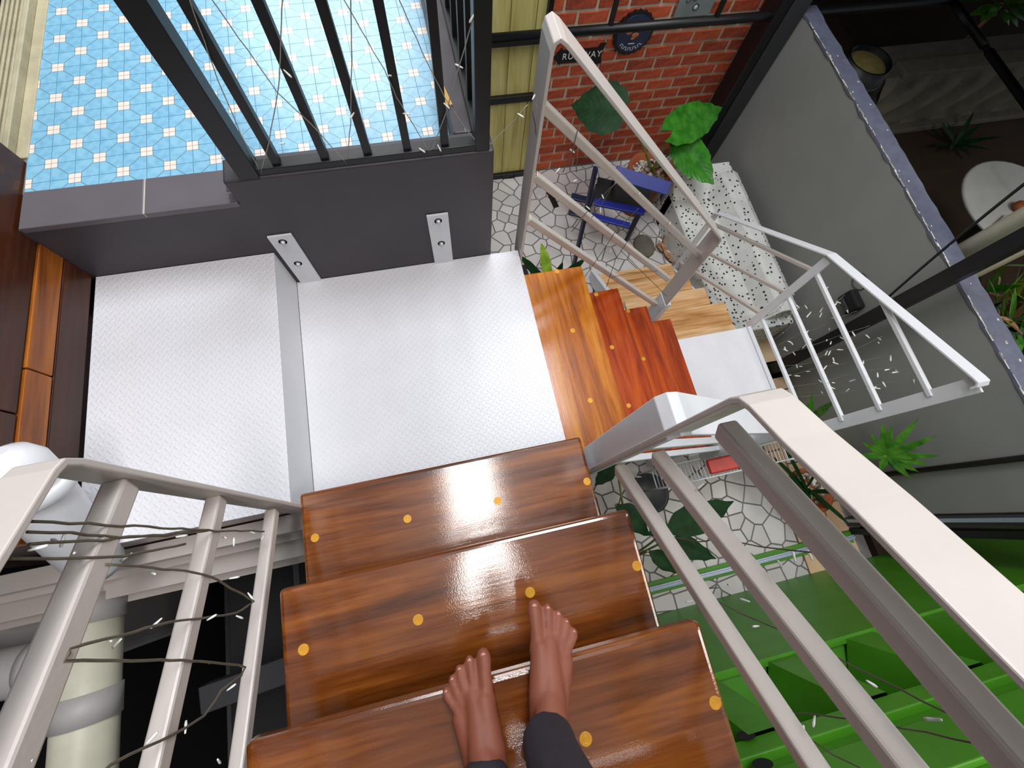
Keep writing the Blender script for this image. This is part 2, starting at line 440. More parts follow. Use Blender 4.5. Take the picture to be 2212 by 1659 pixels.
for (X0, X1, Y0, Y1, stp, stre, ji) in ((0.40, 2.10, -0.80, 0.72, 0.118, 1.0, 0.44), (0.40, 2.54, 0.72, 2.78, 0.090, 1.5, 0.40)):
    cells += mosaic(X0, X1, Y0, Y1, stp, 0.0085, stre, ji)
cells.sort(key=lambda c: 0 if seen(*c[0]) else 1)
rest = MB(); k_ = 0
for a, poly in cells:
    n = len(poly)
    mb = MB(); inner = [(a[0] + (x - a[0]) * 0.96, a[1] + (y - a[1]) * 0.96) for x, y in poly]
    zt = random.uniform(-0.0008, 0.0008)
    mb.add([(x, y, -0.008) for x, y in poly] + [(x, y, 0.003 + zt) for x, y in poly] + [(x, y, 0.0055 + zt) for x, y in inner],
           [tuple(range(2 * n, 3 * n))] + [(i, (i + 1) % n, n + (i + 1) % n, n + i) for i in range(n)] + [(n + i, n + (i + 1) % n, 2 * n + (i + 1) % n, 2 * n + i) for i in range(n)])
    if seen(*a) and k_ < 296:
        mb.build('paving_piece', MT['paving'], floor); k_ += 1
    else:
        rest.add(mb.v, mb.f)
tag(rest.build('paving_pieces_beyond', MT['paving'], floor), kind='stuff')
for x, y, w, h, rot in black_strips:
    mb = MB().box((-w / 2, -h / 2, 0), (w / 2, h / 2, 0.0075))
    inst('inlay_tile', mb.mesh('inlay_tile', MT['paving_black']), floor, (x, y, 0), (0, 0, R(rot)))
pav = MB().box((-0.062, -0.10, 0), (0.062, 0.10, 0.012)).mesh('paver', MT['paver'])
for j in range(8):
    for i in range(3):
        inst('paver', pav, floor, (2.175 + i * 0.136 + random.uniform(-.004, .004), -0.70 + j * 0.212 + (0.1 if i % 2 else 0), 0.0), (0, 0, R(random.uniform(-2, 2))))

# ---------------------------------------------------------------- brick wall
wall_back = tag(MB().box((0.93, 2.80, -0.1), (2.75, 2.98, 3.4)).build('wall_back', MT['mortar']), kind='structure')
bl, bh, mo = 0.192, 0.0655, 0.0175
bricks = []
for v in range(4):
    rnd = random.Random(40 + v); mb = MB()
    def J(s=0.003): return rnd.uniform(-s, s)
    w2, h2 = bl / 2, bh / 2
    ring = [(-w2 + J(), -h2 + J()), (0, -h2 + J()), (w2 + J(), -h2 + J()), (w2 + J(), h2 + J()), (0, h2 + J()), (-w2 + J(), h2 + J())]
    n = 6
    vs_ = [(x, 0.02, z) for x, z in ring] + [(x, -0.002, z) for x, z in ring] + [(x * 0.965, -0.007, z * 0.9) for x, z in ring]
    mb.add(vs_, [tuple(range(2 * n, 3 * n))] + [(i, (i + 1) % n, n + (i + 1) % n, n + i) for i in range(n)] + [(n + i, n + (i + 1) % n, 2 * n + (i + 1) % n, 2 * n + i) for i in range(n)])
    bricks.append(mb.mesh('brick', MT['brick']))
c_ = 0
for j in range(24):
    z = 0.012 + bh / 2 + j * (bh + mo)
    off = (0.5 if j % 2 else 0) * (bl + mo) + random.uniform(-.02, .02)
    x = 0.955 - off + bl / 2
    while x < 2.72:
        if x - bl / 2 < 0.935:
            w = x + bl / 2 - 0.94
            if w > 0.03: inst('brick', random.choice(bricks), wall_back, (0.94 + w / 2, 2.80, z), (0, 0, 0), (w / bl, 1, 1)); c_ += 1
        else:
            inst('brick', random.choice(bricks), wall_back, (x, 2.80 + random.uniform(-.002, .002), z)); c_ += 1
        x += bl + mo

# ---------------------------------------------------------------- grey boundary wall with slate-blue top
XW = 2.54
wall_right = tag(MB().box((XW, -0.50, -0.1), (XW + 0.105, 2.60, 1.290)).build('wall_right', MT['wall_grey'], bevel=0.003), kind='structure')
cop = MB(); n = 60
for side in (0, 1):
    pass
ys = [-0.505 + i * (3.11 / n) for i in range(n + 1)]
lo = [(XW - 0.003 + random.uniform(-.004, .004), y) for y in ys]; hi = [(XW + 0.108 + random.uniform(-.006, .006), y) for y in ys]
vs_ = [(x, y, 1.288) for x, y in lo] + [(x, y, 1.288) for x, y in hi] + [(x, y, 1.302) for x, y in lo] + [(x, y, 1.302) for x, y in hi]
N = n + 1; fs_ = []
for i in range(n):
    fs_ += [(2 * N + i, 2 * N + i + 1, 3 * N + i + 1, 3 * N + i), (i, i + 1, 2 * N + i + 1, 2 * N + i), (N + i, N + i + 1, 3 * N + i + 1, 3 * N + i), (i, i + 1, N + i + 1, N + i)]
cop.add(vs_, fs_); cop.build('coping', MT['coping'], wall_right)
chips = MB()
for i in range(120):
    y = random.uniform(-0.4, 2.5); r = random.uniform(.001, .0028); L = random.uniform(.002, .022) if i % 6 else random.uniform(.02, .07)
    x = XW + random.uniform(-.004, .001)
    chips.box((x - r, y - L, 1.2995), (x + r, y + L, 1.3028))
for i in range(22):
    y = random.uniform(-0.4, 2.5); x = XW + random.uniform(0.0, .10); r = random.uniform(.002, .0045)
    chips.box((x - r, y - r * 1.4, 1.2995), (x + r, y + r * 1.4, 1.3030))
tag(chips.build('paint_chips', MT['chip'], wall_right), kind='stuff')

# ---------------------------------------------------------------- raised floor of the blue-tiled room
slab = tag(MB().box((-0.98, 0.885, 1.70), (0.206, 5.0, 2.100)).build('floor_upper', MT['fascia']), kind='structure')
MB().box((-0.98, 0.99, 2.099), (0.13, 5.0, 2.1025)).build('tile_bed', MT['tile_grout'], slab)
S = 0.0555; th = R(1.8); ex = Vector((math.cos(th), math.sin(th), 0)); ey = Vector((-math.sin(th), math.cos(th), 0))
tm = MB(); g = 0.0006; a_ = S / 2 - g
tm.add([(-a_, -a_, -.004), (a_, -a_, -.004), (a_, a_, -.004), (-a_, a_, -.004), (-a_, -a_, 0), (a_, -a_, 0), (a_, a_, 0), (-a_, a_, 0)],
       [(4, 5, 6, 7), (0, 1, 5, 4), (1, 2, 6, 5), (2, 3, 7, 6), (3, 0, 4, 7)])
tile_me = tm.mesh('floor_tile', MT['tile'])
O = Vector((-0.909, 1.63, 2.1052)); far = []
for j in range(-13, 60):
    for i in range(-3, 24):
        p = O + ex * ((i + .5) * S) + ey * ((j + .5) * S)
        if not (-0.97 < p.x < 0.135 and 0.955 < p.y < 4.4): continue
        rot = th + (0 if (i + j) % 2 == 0 else R(90))
        far.append((p, rot))
far.sort(key=lambda t: t[0].y)
for p, rot in far[:280]: inst('floor_tile', tile_me, slab, p, (0, 0, rot))
grp = MB()
fm = None
rest_t = MB()
for p, rot in far[280:]:
    c, s = math.cos(rot), math.sin(rot)
    rest_t.add([(p.x + c * x - s * y, p.y + s * x + c * y, p.z) for x, y in ((-a_, -a_), (a_, -a_), (a_, a_), (-a_, a_))], [(0, 1, 2, 3)])
blue_far = NT('blue_tile_far'); blue_far.color(srgb(130, 184, 214)); blue_far.rough(0.3)
tag(rest_t.build('floor_tiles_beyond', blue_far.mat, slab), kind='stuff')
for x0, x1 in ((-0.945, -0.672), (-0.668, -0.452)):
    MB().box((x0, 0.883, 2.092), (x1, 0.992, 2.1085)).build('border_tile', MT['grey_tile'], slab, bevel=0.002)
MB().box((-0.672, 0.8845, 2.094), (-0.668, 0.990, 2.1078)).build('border_joint', MT['grout'], slab)
# curb under the black railing
curb = tag(MB().box((-0.452, 0.8845, 2.09), (0.2065, 0.955, 2.176)).box((0.112, 0.955, 2.09), (0.2065, 4.6, 2.176)).build('trim_1', MT['fascia'], bevel=0.006), kind='structure')
jag = MB()
for i in range(9):
    y = 0.893 + i * 0.012; d = random.uniform(.004, .03)
    jag.box((-0.452 - d, y - .007, 2.1075), (-0.44, y + .007, 2.1098 + i * .0001))
jag.build('paint_edge', MT['fascia'], curb)
MB().bar((0.118, 1.045, 2.1795), (0.098, 1.165, 2.1795), 0.017, 0.004).build('paper_tape', MT['string'], curb)

# ---------------------------------------------------------------- left timber wall and cream track
wall_left = tag(MB().box((-1.30, 0.16, 0.0), (-0.985, 1.10, 4.2)).build('wall_left', MT['plank_dark']), kind='structure')
rows = [(1.90, 1.985, MT['plank_dark'], (0.16, 0.885)), (1.988, 2.052, MT['plank_mid'], (0.55, 0.885)), (1.988, 2.052, MT['plank_mid'], (0.16, 0.547)),
        (2.055, 2.20, MT['plank_dark'], (0.44, 1.09)), (2.055, 2.20, MT['plank_dark'], (0.16, 0.437)), (2.203, 2.36, MT['plank_dark'], (0.16, 1.09)), (2.363, 2.52, MT['plank_dark'], (0.16, 1.09))]
for z0, z1, mt_, (y0, y1) in rows:
    dx = 0.0 if z0 < 2.0 else (0.006 if z0 < 2.054 else 0.014)
    MB().box((-0.985, y0, z0), (-0.945 - dx * 0.4, y1, z1)).build('plank', mt_, wall_left, bevel=0.003)
tag(MB().box((-1.75, -3.5, 0.0), (-1.62, 0.5, 4.2)).build('wall_left_lower', MT['black_matt']), kind='structure')  # black colour puts in the dark at the lower left under the stairs
tr = MB()
tr.box((-1.06, 1.10, 2.095), (-0.945, 4.4, 2.108))
for i in range(5):
    x = -1.052 + i * 0.0125
    tr.box((x, 1.10, 2.108), (x + 0.0075, 4.4, 2.122))
tr.box((-0.986, 1.10, 2.108), (-0.972, 4.4, 2.130))
tag(tr.build('trim_2', MT['cream'], bevel=0.002), kind='structure')
tag(MB().box((-1.30, 1.101, 1.6), (-1.062, 5.0, 4.2)).build('wall_left_room', MT['black_matt']), kind='structure')

# ---------------------------------------------------------------- yellow plank door in a black steel frame
door = thing('door_1', (0.78, 2.76, 0), 'yellow pine plank door in a black steel frame beside the brick wall', 'door')
tag(door, kind='structure')
for x0, x1 in ((0.40, 0.555), (0.560, 0.715), (0.720, 0.875), (0.880, 0.935)):
    MB().box((x0, 2.775, 0.02), (x1, 2.80, 3.0)).build('plank', MT['plank_yellow'], door, bevel=0.002)
for z0, z1 in ((-0.0, 0.05), (0.715, 0.765), (1.105, 1.17), (2.2, 2.26)):
    MB().box((0.38, 2.745, z0), (0.95, 2.775, z1)).build('cross_bar', MT['black'], door, bevel=0.003)
for x0, x1 in ((0.36, 0.40), (0.935, 0.965)):
    MB().box((x0, 2.74, 0.0), (x1, 2.80, 3.0)).build('frame_post', MT['black'], door, bevel=0.003)

# ---------------------------------------------------------------- neighbour's side
nfl = tag(MB().box((XW + 0.105, -2.2, -0.12), (9.0, 6.0, 0.0)).build('floor_neighbour', MT['soil']), kind='structure')
tag(MB().box((2.72, 1.0, 2.32), (9.0, 6.0, 2.42)).build('unseen_shade_roof', MT['black_matt']), kind='structure')  # roof out of view, added to keep the neighbour's yard dark
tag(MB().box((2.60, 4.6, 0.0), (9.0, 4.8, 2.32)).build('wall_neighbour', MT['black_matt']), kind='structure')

# ================================================================ STAIRS
def disc_mesh(name, mat, r, h, n=16):
    return MB().lathe([(0.0001, h), (r * 0.45, h), (r * 0.5, h * 0.7), (r * 0.55, h), (r * 0.95, h), (r, h * 0.6), (r, -0.002)], (0, 0, 0), n, False).mesh(name, mat)
plug_me = disc_mesh('brass_plug', MT['brass'], 0.0100, 0.0008)
def tread(parent, x0, x1, y0, y1, z, mat, plugs=(), t=0.034, nose=0.009):
    o = MB().box((x0, y0, z - t), (x1, y1, z)).build('tread', mat, parent, bevel=nose, seg=3)
    for x, y in plugs:
        p = inst('brass_plug', plug_me, None, (0, 0, 0)); p.parent = o
        p.location = Vector((x, y, z)) - wloc(parent)
    return o
# upper flight, where the person stands
flA = thing('stair_flight', (-0.05, -0.3, 1.73), 'upper flight of varnished brown timber treads under the bare feet', 'stairs')
tread(flA, -0.430, 0.3055, -0.115, 0.163, 1.9075, MT['wood_a'], [(-.400, .051), (-.177, .048), (.052, .044), (.291, .043)])
tread(flA, -0.404, 0.312, -0.315, -0.0385, 2.1126, MT['wood_a'], [(-.365, -.151), (-.152, -.149), (.07, -.150), (.296, -.150)])
tread(flA, -0.396, 0.327, -0.510, -0.229, 2.2694, MT['wood_a'], [(-.36, -.343), (-.14, -.343), (.096, -.343), (.311, -.346)])
tread(flA, -0.396, 0.327, -0.735, -0.455, 2.4500, MT['wood_a'], [(-.36, -.57), (.311, -.57)])
for x in (-0.352, 0.262):
    MB().ribbon([(x, 0.10, 1.755), (x, -0.06, 1.80), (x, -0.70, 2.36)], 0.012, 0.10, (1, 0, 0)).build('stringer', MT['black'], flA)
for (y0, y1, z) in ((-0.09, 0.13, 1.8735), (-0.285, -0.07, 2.0785), (-0.48, -0.26, 2.2350), (-0.70, -0.49, 2.4155)):
    for x0, x1 in ((-0.375, -0.335), (0.245, 0.30)):
        MB().box((x0, y0, z - 0.006), (x1, y1, z)).build('tread_bracket', MT['white_cool'], flA)
# middle flight going down to the right
flB = thing('stair_flight', (0.75, 0.5, 0.70), 'middle flight of varnished orange-red treads between the white landing and the small lower landing', 'stairs')
B = [(0.305, 0.597, 0.905, 1.518, MT['wood_b']), (0.545, 0.815, 0.883, 1.311, MT['wood_red']), (0.770, 1.031, 0.862, 1.104, MT['wood_red']), (0.985, 1.250, 0.852, 0.897, MT['wood_red'])]
bpx = [[(1203, 586), (1237, 714), (1275, 865)], [(1288, 636), (1322, 750), (1358, 876)], [(1357, 672), (1390, 775)], []]
for (x0, x1, y1, z, mt_), pp in zip(B, bpx):
    pl = [tuple(pz(px, py, z)[:2]) for px, py in pp]
    tread(flB, x0, x1, 0.125, y1, z, mt_, pl, 0.034, 0.006)
for y in (0.20, 0.80):
    MB().ribbon([(0.32, y, 1.42), (1.24, y, 0.66)], 0.012, 0.10, (0, 1, 0)).build('stringer', MT['white_cool'], flB)
# lower flight with pale treads
flC = thing('stair_flight', (1.53, 1.2, 0.0), 'lower flight of pale pine steps beside the speckled bench', 'stairs')
for y0, y1, z in ((0.792, 1.038, 0.556), (0.985, 1.231, 0.419), (1.180, 1.412, 0.288), (1.360, 1.615, 0.140)):
    tread(flC, 1.245, 1.850, y0, y1, z, MT['wood_pine'], (), 0.032, 0.004)
MB().ribbon([(1.225, 0.80, 0.56), (1.225, 1.66, 0.04)], 0.03, 0.12, (1, 0, 0)).build('stringer', MT['white_cool'], flC)
MB().ribbon([(1.862, 0.80, 0.50), (1.862, 1.66, 0.02)], 0.016, 0.10, (1, 0, 0)).build('stringer', MT['white_cool'], flC)

# landings
bolt_me = MB().lathe([(0.0001, 0.010), (0.004, 0.010), (0.0062, 0.007), (0.0066, 0.0), (0.012, 0.0), (0.012, -0.002)], (0, 0, 0), 12).mesh('bolt', MT['steel'])
ldU = thing('landing_platform', (-0.70, 0.5, 1.72), 'higher white chequer-plate landing step beside the timber wall', 'landing')
MB().box((-0.940, 0.136, 1.889), (-0.456, 0.884, 1.895)).build('plate', MT['plate'], ldU, bevel=0.001)
MB().box((-0.462, 0.136, 1.7265), (-0.456, 0.884, 1.889)).build('riser', MT['white_cool'], ldU)
MB().box((-0.940, 0.136, 1.78), (-0.462, 0.150, 1.889)).build('front_channel', MT['white'], ldU, bevel=0.002)
MB().box((-0.940, 0.45, 1.80), (-0.462, 0.49, 1.889)).build('joist', MT['white'], ldU)
ldM = thing('landing_platform', (-0.08, 0.5, 1.62), 'large square white chequer-plate landing bolted to the charcoal slab edge', 'landing')
MB().box((-0.4555, 0.100, 1.719), (0.305, 0.884, 1.725)).build('plate', MT['plate'], ldM, bevel=0.001)
for a, b in (((-0.4555, 0.10, 1.655), (0.302, 0.14, 1.719)), ((-0.4555, 0.84, 1.655), (0.302, 0.880, 1.719)), ((-0.4555, 0.14, 1.655), (-0.415, 0.84, 1.719)), ((0.262, 0.14, 1.655), (0.302, 0.84, 1.719))):
    MB().box(a, b).build('frame_bar', MT['white_cool'], ldM, bevel=0.002)
for x0, x1, bx in ((-0.442, -0.376, -0.41), (0.007, 0.071, 0.039)):
    br = MB().box((x0, 0.8775, 1.655), (x1, 0.8840, 1.972)).build('wall_bracket', MT['white_cool'], ldM, bevel=0.0015)
    for z in (1.945, 1.835):
        o = inst('bolt', bolt_me, None, (0, 0, 0), (R(90), 0, 0)); o.parent = br; o.location = Vector((bx, 0.8775, z)) - wloc(ldM)
ldL = thing('landing_platform', (1.53, 0.45, 0.0), 'small lower white landing with a raised lip between the orange treads and the pale steps', 'landing')
MB().box((1.20, 0.10, 0.672), (1.852, 0.790, 0.690)).build('plate', MT['plate'], ldL, bevel=0.002)
MB().box((1.826, 0.10, 0.690), (1.852, 0.790, 0.704)).build('lip', MT['white_cool'], ldL, bevel=0.006, seg=3)
for x in (1.22, 1.80):
    for y in (0.12, 0.74):
        MB().box((x, y, 0.0), (x + 0.04, y + 0.04, 0.672)).build('leg', MT['white_cool'], ldL, bevel=0.002)

# ================================================================ WHITE RAILINGS
def rail_px(parent, plane, val, a, b, w, ext=0.0, mat=None, up=(0, 0, 1), name='rail'):
    fn = {'x': pxx, 'y': pyy}[plane]
    p = fn(*a, val); q = fn(*b, val); q = q + (q - p) * ext
    return MB().bar(p, q, w, w, up).build(name, mat or MT['white'], parent, bevel=0.004)
# right of the upper flight
XA = 0.348
rA = thing('stair_railing', (XA, -0.2, 1.73), 'white steel railing with a wide flat handrail over the green container', 'railing')
hl = [pxx(1607, 872, 0.320), pxx(2212, 1487, 0.320)]; hr = [pxx(1690, 842, 0.376), pxx(2212, 1281, 0.376)]
h0 = Vector((XA, 0.072, 2.588)); h1 = Vector((XA, -0.150, 2.755)); hd = (h1 - h0)
MB().ribbon([(XA, 0.074, 1.725), (XA, 0.074, 2.572), (XA, 0.070, 2.588), (XA, 0.058, 2.600), (XA, 0.012, 2.630), (XA, -0.061, 2.684), (XA, -0.152, 2.746), (XA, -0.75, 3.165)], 0.058, 0.009, (1, 0, 0)).build('handrail', MT['white'], rA, bevel=0.002)
for a, b, w, e in (((1338, 1012), (1760, 1659), 0.027, 1.0), ((1420, 985), (1957, 1659), 0.027, 1.3), ((1565, 925), (2165, 1600), 0.028, 1.8)):
    rail_px(rA, 'x', XA, a, b, w, e)
# left of the upper flight
XL = -0.452
rL = thing('stair_railing', (XL, -0.1, 1.73), 'white steel railing with a flat handrail over the white waste pipes', 'railing')
MB().ribbon([(XL, 0.128, 1.79), (XL, 0.160, 2.53), (XL, 0.157, 2.552), (XL, 0.145, 2.562), (XL, 0.050, 2.612), (XL, -0.62, 3.06)], 0.052, 0.009, (1, 0, 0)).build('handrail', MT['white'], rL, bevel=0.002)
for a, b, w, e in (((262, 1048), (12, 1659), 0.030, 1.6), ((468, 1078), (333, 1659), 0.026, 1.2), ((588, 1104), (515, 1659), 0.024, 0.9)):
    rail_px(rL, 'x', XL, a, b, w, e)
# far side of the middle flight
YB = 0.895
rB = thing('stair_railing', (0.7, YB, 0.9), 'white steel railing sloping in front of the brick wall', 'railing')
t0 = Vector((0.312, YB, 2.452)); t1 = Vector((1.135, YB, 1.640))
MB().ribbon([(0.312, YB, 1.665), (0.312, YB, 2.432), (0.316, YB, 2.448), (0.326, YB, 2.454), (0.340, YB, 2.444), t1 - (t1 - t0) * 0.02, t1, (1.145, YB, 1.622), (1.147, YB, 1.60), (1.147, YB, 0.70)], 0.078, 0.009, (0, 1, 0)).build('handrail', MT['white'], rB, bevel=0.002)
for a, b in (((1166, 222), (1507, 548)), ((1152, 378), (1440, 600)), ((1140, 472), (1414, 655))):
    rail_px(rB, 'y', YB, a, b, 0.024, 0.02)
MB().box((1.140, YB - 0.040, 0.86), (1.175, YB + 0.040, 1.08)).build('end_plate', MT['white_cool'], rB, bevel=0.002)
# near side of the middle flight
YN = 0.103
rN = thing('stair_railing', (0.7, YN, 0.7), 'white steel railing with a broad bent post at the near edge of the orange treads', 'railing')
MB().ribbon([(0.338, YN, 1.66), (0.338, YN, 2.345), (0.350, YN, 2.362), (0.37, YN, 2.352), (1.25, YN, 1.50), (1.262, YN, 1.47), (1.262, YN, 0.69)], 0.078, 0.010, (0, 1, 0)).build('handrail', MT['white_cool'], rN, bevel=0.002)
for dz in (0.33, 0.62):
    MB().bar((0.345, YN, 2.35 - dz), (1.258, YN, 1.49 - dz + 0.02), 0.024, 0.024).build('rail', MT['white_cool'], rN, bevel=0.003)
# outer side of the lower landing and the pale steps
XO = 1.872
rO = thing('stair_railing', (XO, 0.8, 0.0), 'white steel railing with level bars round the small lower landing', 'railing')
MB().box((XO - 0.004, 0.060, 0.60), (XO + 0.005, 0.122, 1.655)).build('post', MT['white_cool'], rO, bevel=0.002)
MB().ribbon([(XO, 0.082, 1.640), (XO, 0.084, 1.662), (XO, 0.096, 1.672), (XO, 0.115, 1.666), (XO, 0.850, 1.362), (XO, 1.560, 0.790), (XO, 1.572, 0.772), (XO, 1.565, 0.0)], 0.052, 0.009, (1, 0, 0)).build('handrail', MT['white_cool'], rO, bevel=0.002)
MB().ribbon([(XO - .01, 0.805, 0.66), (XO - .01, 0.835, 1.345)], 0.009, 0.045, (1, 0, 0)).build('post', MT['white_cool'], rO, bevel=0.002)
for z, y1 in ((1.480, 0.545), (1.247, 0.835), (1.027, 0.822), (0.785, 0.81)):
    MB().bar((XO, 0.095, z), (XO, y1, z), 0.020, 0.020).build('rail', MT['white_cool'], rO, bevel=0.003)
for z0, z1 in ((1.247, 0.690), (1.027, 0.44), (0.785, 0.22)):
    MB().bar((XO, 0.83, z0), (XO, 1.562, z1), 0.020, 0.020).build('rail', MT['white'], rO, bevel=0.003)

# ================================================================ BLACK STEEL
rK = thing('balcony_railing', (-0.1, 0.91, 2.176), 'black steel balcony railing with upright bars on the charcoal curb', 'railing')
YK = 0.905
MB().box((-0.405, YK - 0.016, 2.176), (0.195, YK + 0.016, 2.196)).build('bottom_rail', MT['black'], rK, bevel=0.002)
MB().box((-0.412, YK - 0.022, 2.176), (-0.366, YK + 0.022, 3.10)).build('post', MT['black'], rK, bevel=0.002)
for x in (-0.318, -0.207, -0.106, -0.010, 0.083):
    MB().box((x - 0.0095, YK - 0.0095, 2.196), (x + 0.0095, YK + 0.0095, 3.10)).build('bar', MT['black'], rK)
MB().box((0.158, YK - 0.018, 2.176), (0.194, YK + 0.018, 3.10)).build('post', MT['black'], rK, bevel=0.002)
MB().box((0.160, YK + 0.02, 2.176), (0.192, 3.4, 2.194)).build('bottom_rail', MT['black'], rK)
for i in range(12):
    y = 1.05 + i * 0.115
    MB().box((0.1665, y - 0.0095, 2.194), (0.1855, y + 0.0095, 3.10)).build('bar', MT['black'], rK)
for a, b in (((-0.412, YK, 3.115), (0.194, YK, 3.115)), ((0.176, YK, 3.115), (0.176, 3.4, 3.115))):
    MB().bar(a, b, 0.04, 0.03).build('top_rail', MT['black'], rK)

colm = thing('steel_column', (2.42, 2.62, 0), 'black square steel column between the brick wall and the grey wall', 'column')
MB().box((2.337, 2.545, 0.0), (2.530, 2.700, 3.3)).build('shaft', MT['black'], colm, bevel=0.006)
MB().box((2.41, 2.535, 0.0), (2.533, 2.546, 3.3)).build('flange', MT['grey_dark'], colm, bevel=0.003)
beam = thing('steel_railing', (2.0, 2.6, 1.27), 'black tubular steel railing crossing in front of the brick wall', 'railing')
p0 = pyy(1060, 87, 2.60); p1 = pyy(1660, 31, 2.60); bz = (p0.z + p1.z) / 2
MB().tube([(0.55, 2.60, bz), (3.70, 2.60, bz)], 0.026, 12).build('crossbar', MT['black'], beam)
MB().tube([(3.70, 2.63, bz), (3.70, 2.17, bz)], 0.024, 12).build('side_bar', MT['black'], beam)
MB().tube([(3.70, 2.13, bz), (3.70, -0.70, bz)], 0.024, 12).build('side_bar', MT['black'], beam)
MB().tube([(3.70, 2.17, bz), (3.70, 2.13, bz)], 0.017, 12).build('joint', MT['black_matt'], beam)
for px, py in ((1319, 52), (1553, 24)):
    q = pyy(px, py, 2.60)
    MB().box((q.x - 0.012, 2.588, bz), (q.x + 0.012, 2.612, 2.6)).build('upright', MT['black'], beam)
post = thing('steel_post', (2.42, 0.63, 0), 'tall black steel post standing at the foot of the grey wall', 'post')
MB().box((2.385, 0.598, 0.0), (2.455, 0.668, 4.2)).build('shaft', MT['black'], post, bevel=0.004)
MB().box((2.350, 0.563, 0.0), (2.490, 0.703, 0.012)).build('foot_plate', MT['black'], post, bevel=0.002)
c0 = pxx(1915, 645, 2.38); c1 = pxx(2050, 525, 2.30); c2 = pxx(2212, 398, 2.24)
ck = []
for i in range(13):
    t = i / 12; ck.append((c0 * ((1 - t) * (1 - t)) + c1 * (2 * t * (1 - t)) + c2 * (t * t)))
ext = (ck[-1] - ck[-2]).normalized(); ck.append(ck[-1] + ext * 0.8)
tag(MB().tube([(2.385, c0.y, c0.z)] + ck, 0.006, 8).build('overhead_cable', MT['black']), 'thin black cable running up from the tall black post', 'cable')

# ================================================================ COURTYARD THINGS
def prof(pts, t):
    for (a, va), (b, vb) in zip(pts, pts[1:]):
        if a <= t <= b:
            k = (t - a) / (b - a) if b > a else 0; k = k * k * (3 - 2 * k); return va + (vb - va) * k
    return pts[-1][1]
HEART = [(0, 0.30), (0.10, 0.78), (0.28, 1.0), (0.5, 0.92), (0.75, 0.55), (0.93, 0.16), (1, 0.02)]
LANCE = [(0, 0.12), (0.25, 0.85), (0.45, 1.0), (0.75, 0.6), (0.95, 0.12), (1, 0.02)]
STRAP = [(0, 0.6), (0.3, 1.0), (0.7, 0.9), (0.93, 0.4), (1, 0.05)]
def leaf(base, tip, w, up=(0, 0, 1), shape=HEART, fold=0.10, droop=0.05, ripple=0.0, nt=16, ns=8, notch=0.0):
    base = Vector(base); tip = Vector(tip); d = tip - base; L = d.length; d.normalize()
    up = Vector(up); side = d.cross(up).normalized(); nrm = side.cross(d).normalized()
    mb = MB(); vs_ = []; fs_ = []
    for i in range(nt + 1):
        t = i / nt; hw = prof(shape, t) * w / 2
        for j in range(-ns, ns + 1):
            s = j / ns
            e = 0.0
            if notch and abs(s) > 0.55: e = notch * hw * (abs(s) - 0.55) * math.sin(t * 46 + (2 if s > 0 else 0))
            back = -0.16 * L * abs(s) ** 1.6 * max(0, 1 - t * 2.6) if shape is HEART else 0
            rp = ripple * math.sin((t - 0.35 * abs(s)) * 58) * (0.25 + abs(s)) * (1 - abs(s) * 0.4)
            vs_.append(base + d * (t * L + back) + side * (s * hw + (e if s > 0 else -e)) + nrm * (abs(s) * fold * hw - droop * L * t * t + rp - 0.35 * hw * abs(s) ** 3 * fold * 2))
    W = 2 * ns + 1
    for i in range(nt):
        for j in range(W - 1):
            a = i * W + j; fs_.append((a, a + 1, a + W + 1, a + W))
    mb.add(vs_, fs_, True)
    return mb
def curve(p, q, sag, n=10, up=(0, 0, 1)):
    p = Vector(p); q = Vector(q); u = Vector(up)
    return [p + (q - p) * (i / n) + u * (sag * 4 * (i / n) * (1 - i / n)) for i in range(n + 1)]
def pebbles(c, rad, n, parent, name='pebbles', seed=3):
    rnd = random.Random(seed); mb = MB()
    for i in range(n):
        a = rnd.uniform(0, 6.283); r = rad * math.sqrt(rnd.random()); s = rnd.uniform(0.010, 0.020)
        mb.ball((c[0] + r * math.cos(a), c[1] + r * math.sin(a), c[2] + rnd.uniform(-.004, .006)), s, 7, 5, (rnd.uniform(.8, 1.3), rnd.uniform(.8, 1.3), 0.7))
    return tag(mb.build(name, MT['pebble'], parent), kind='stuff')
def pot(parent, c, r, h, mat, rim=0.02):
    return MB().lathe([(r * 0.68, 0), (r * 0.74, h * 0.02), (r * 0.98, h - 0.05), (r + rim, h - 0.05), (r + rim, h), (r - 0.008, h), (r - 0.014, h - 0.045), (0.001, h - 0.045)], c, 28).build('pot', mat, parent)

# speckled concrete bench
sofa = thing('terrazzo_bench', (2.2, 1.55, 0), 'white built-in bench with black speckles against the grey wall', 'bench')
pr = [(1.935, 0.0), (1.935, 0.30), (1.955, 0.320), (2.215, 0.320), (2.228, 0.328), (2.296, 0.452), (2.315, 0.468), (2.400, 0.470), (2.452, 0.440), (2.463, 0.0)]
MB().prism_axis(pr, 0.93, 2.14, lambda u, v, a: (u, a, v)).build('seat', MT['terrazzo'], sofa, bevel=0.006)
arm = [(2.05, 0.32), (2.145, 0.40), (2.29, 0.40), (2.29, 0.0), (2.05, 0.0)]
MB().prism_axis(arm, 1.935, 2.463, lambda u, v, a: (a, u, v)).build('armrest', MT['terrazzo'], sofa, bevel=0.01)
arm2 = [(0.872, 0.0), (0.872, 0.345), (0.935, 0.352), (1.00, 0.32), (1.00, 0.0)]
MB().prism_axis(arm2, 1.96, 2.463, lambda u, v, a: (a, u, v)).build('armrest', MT['terrazzo'], sofa, bevel=0.01)

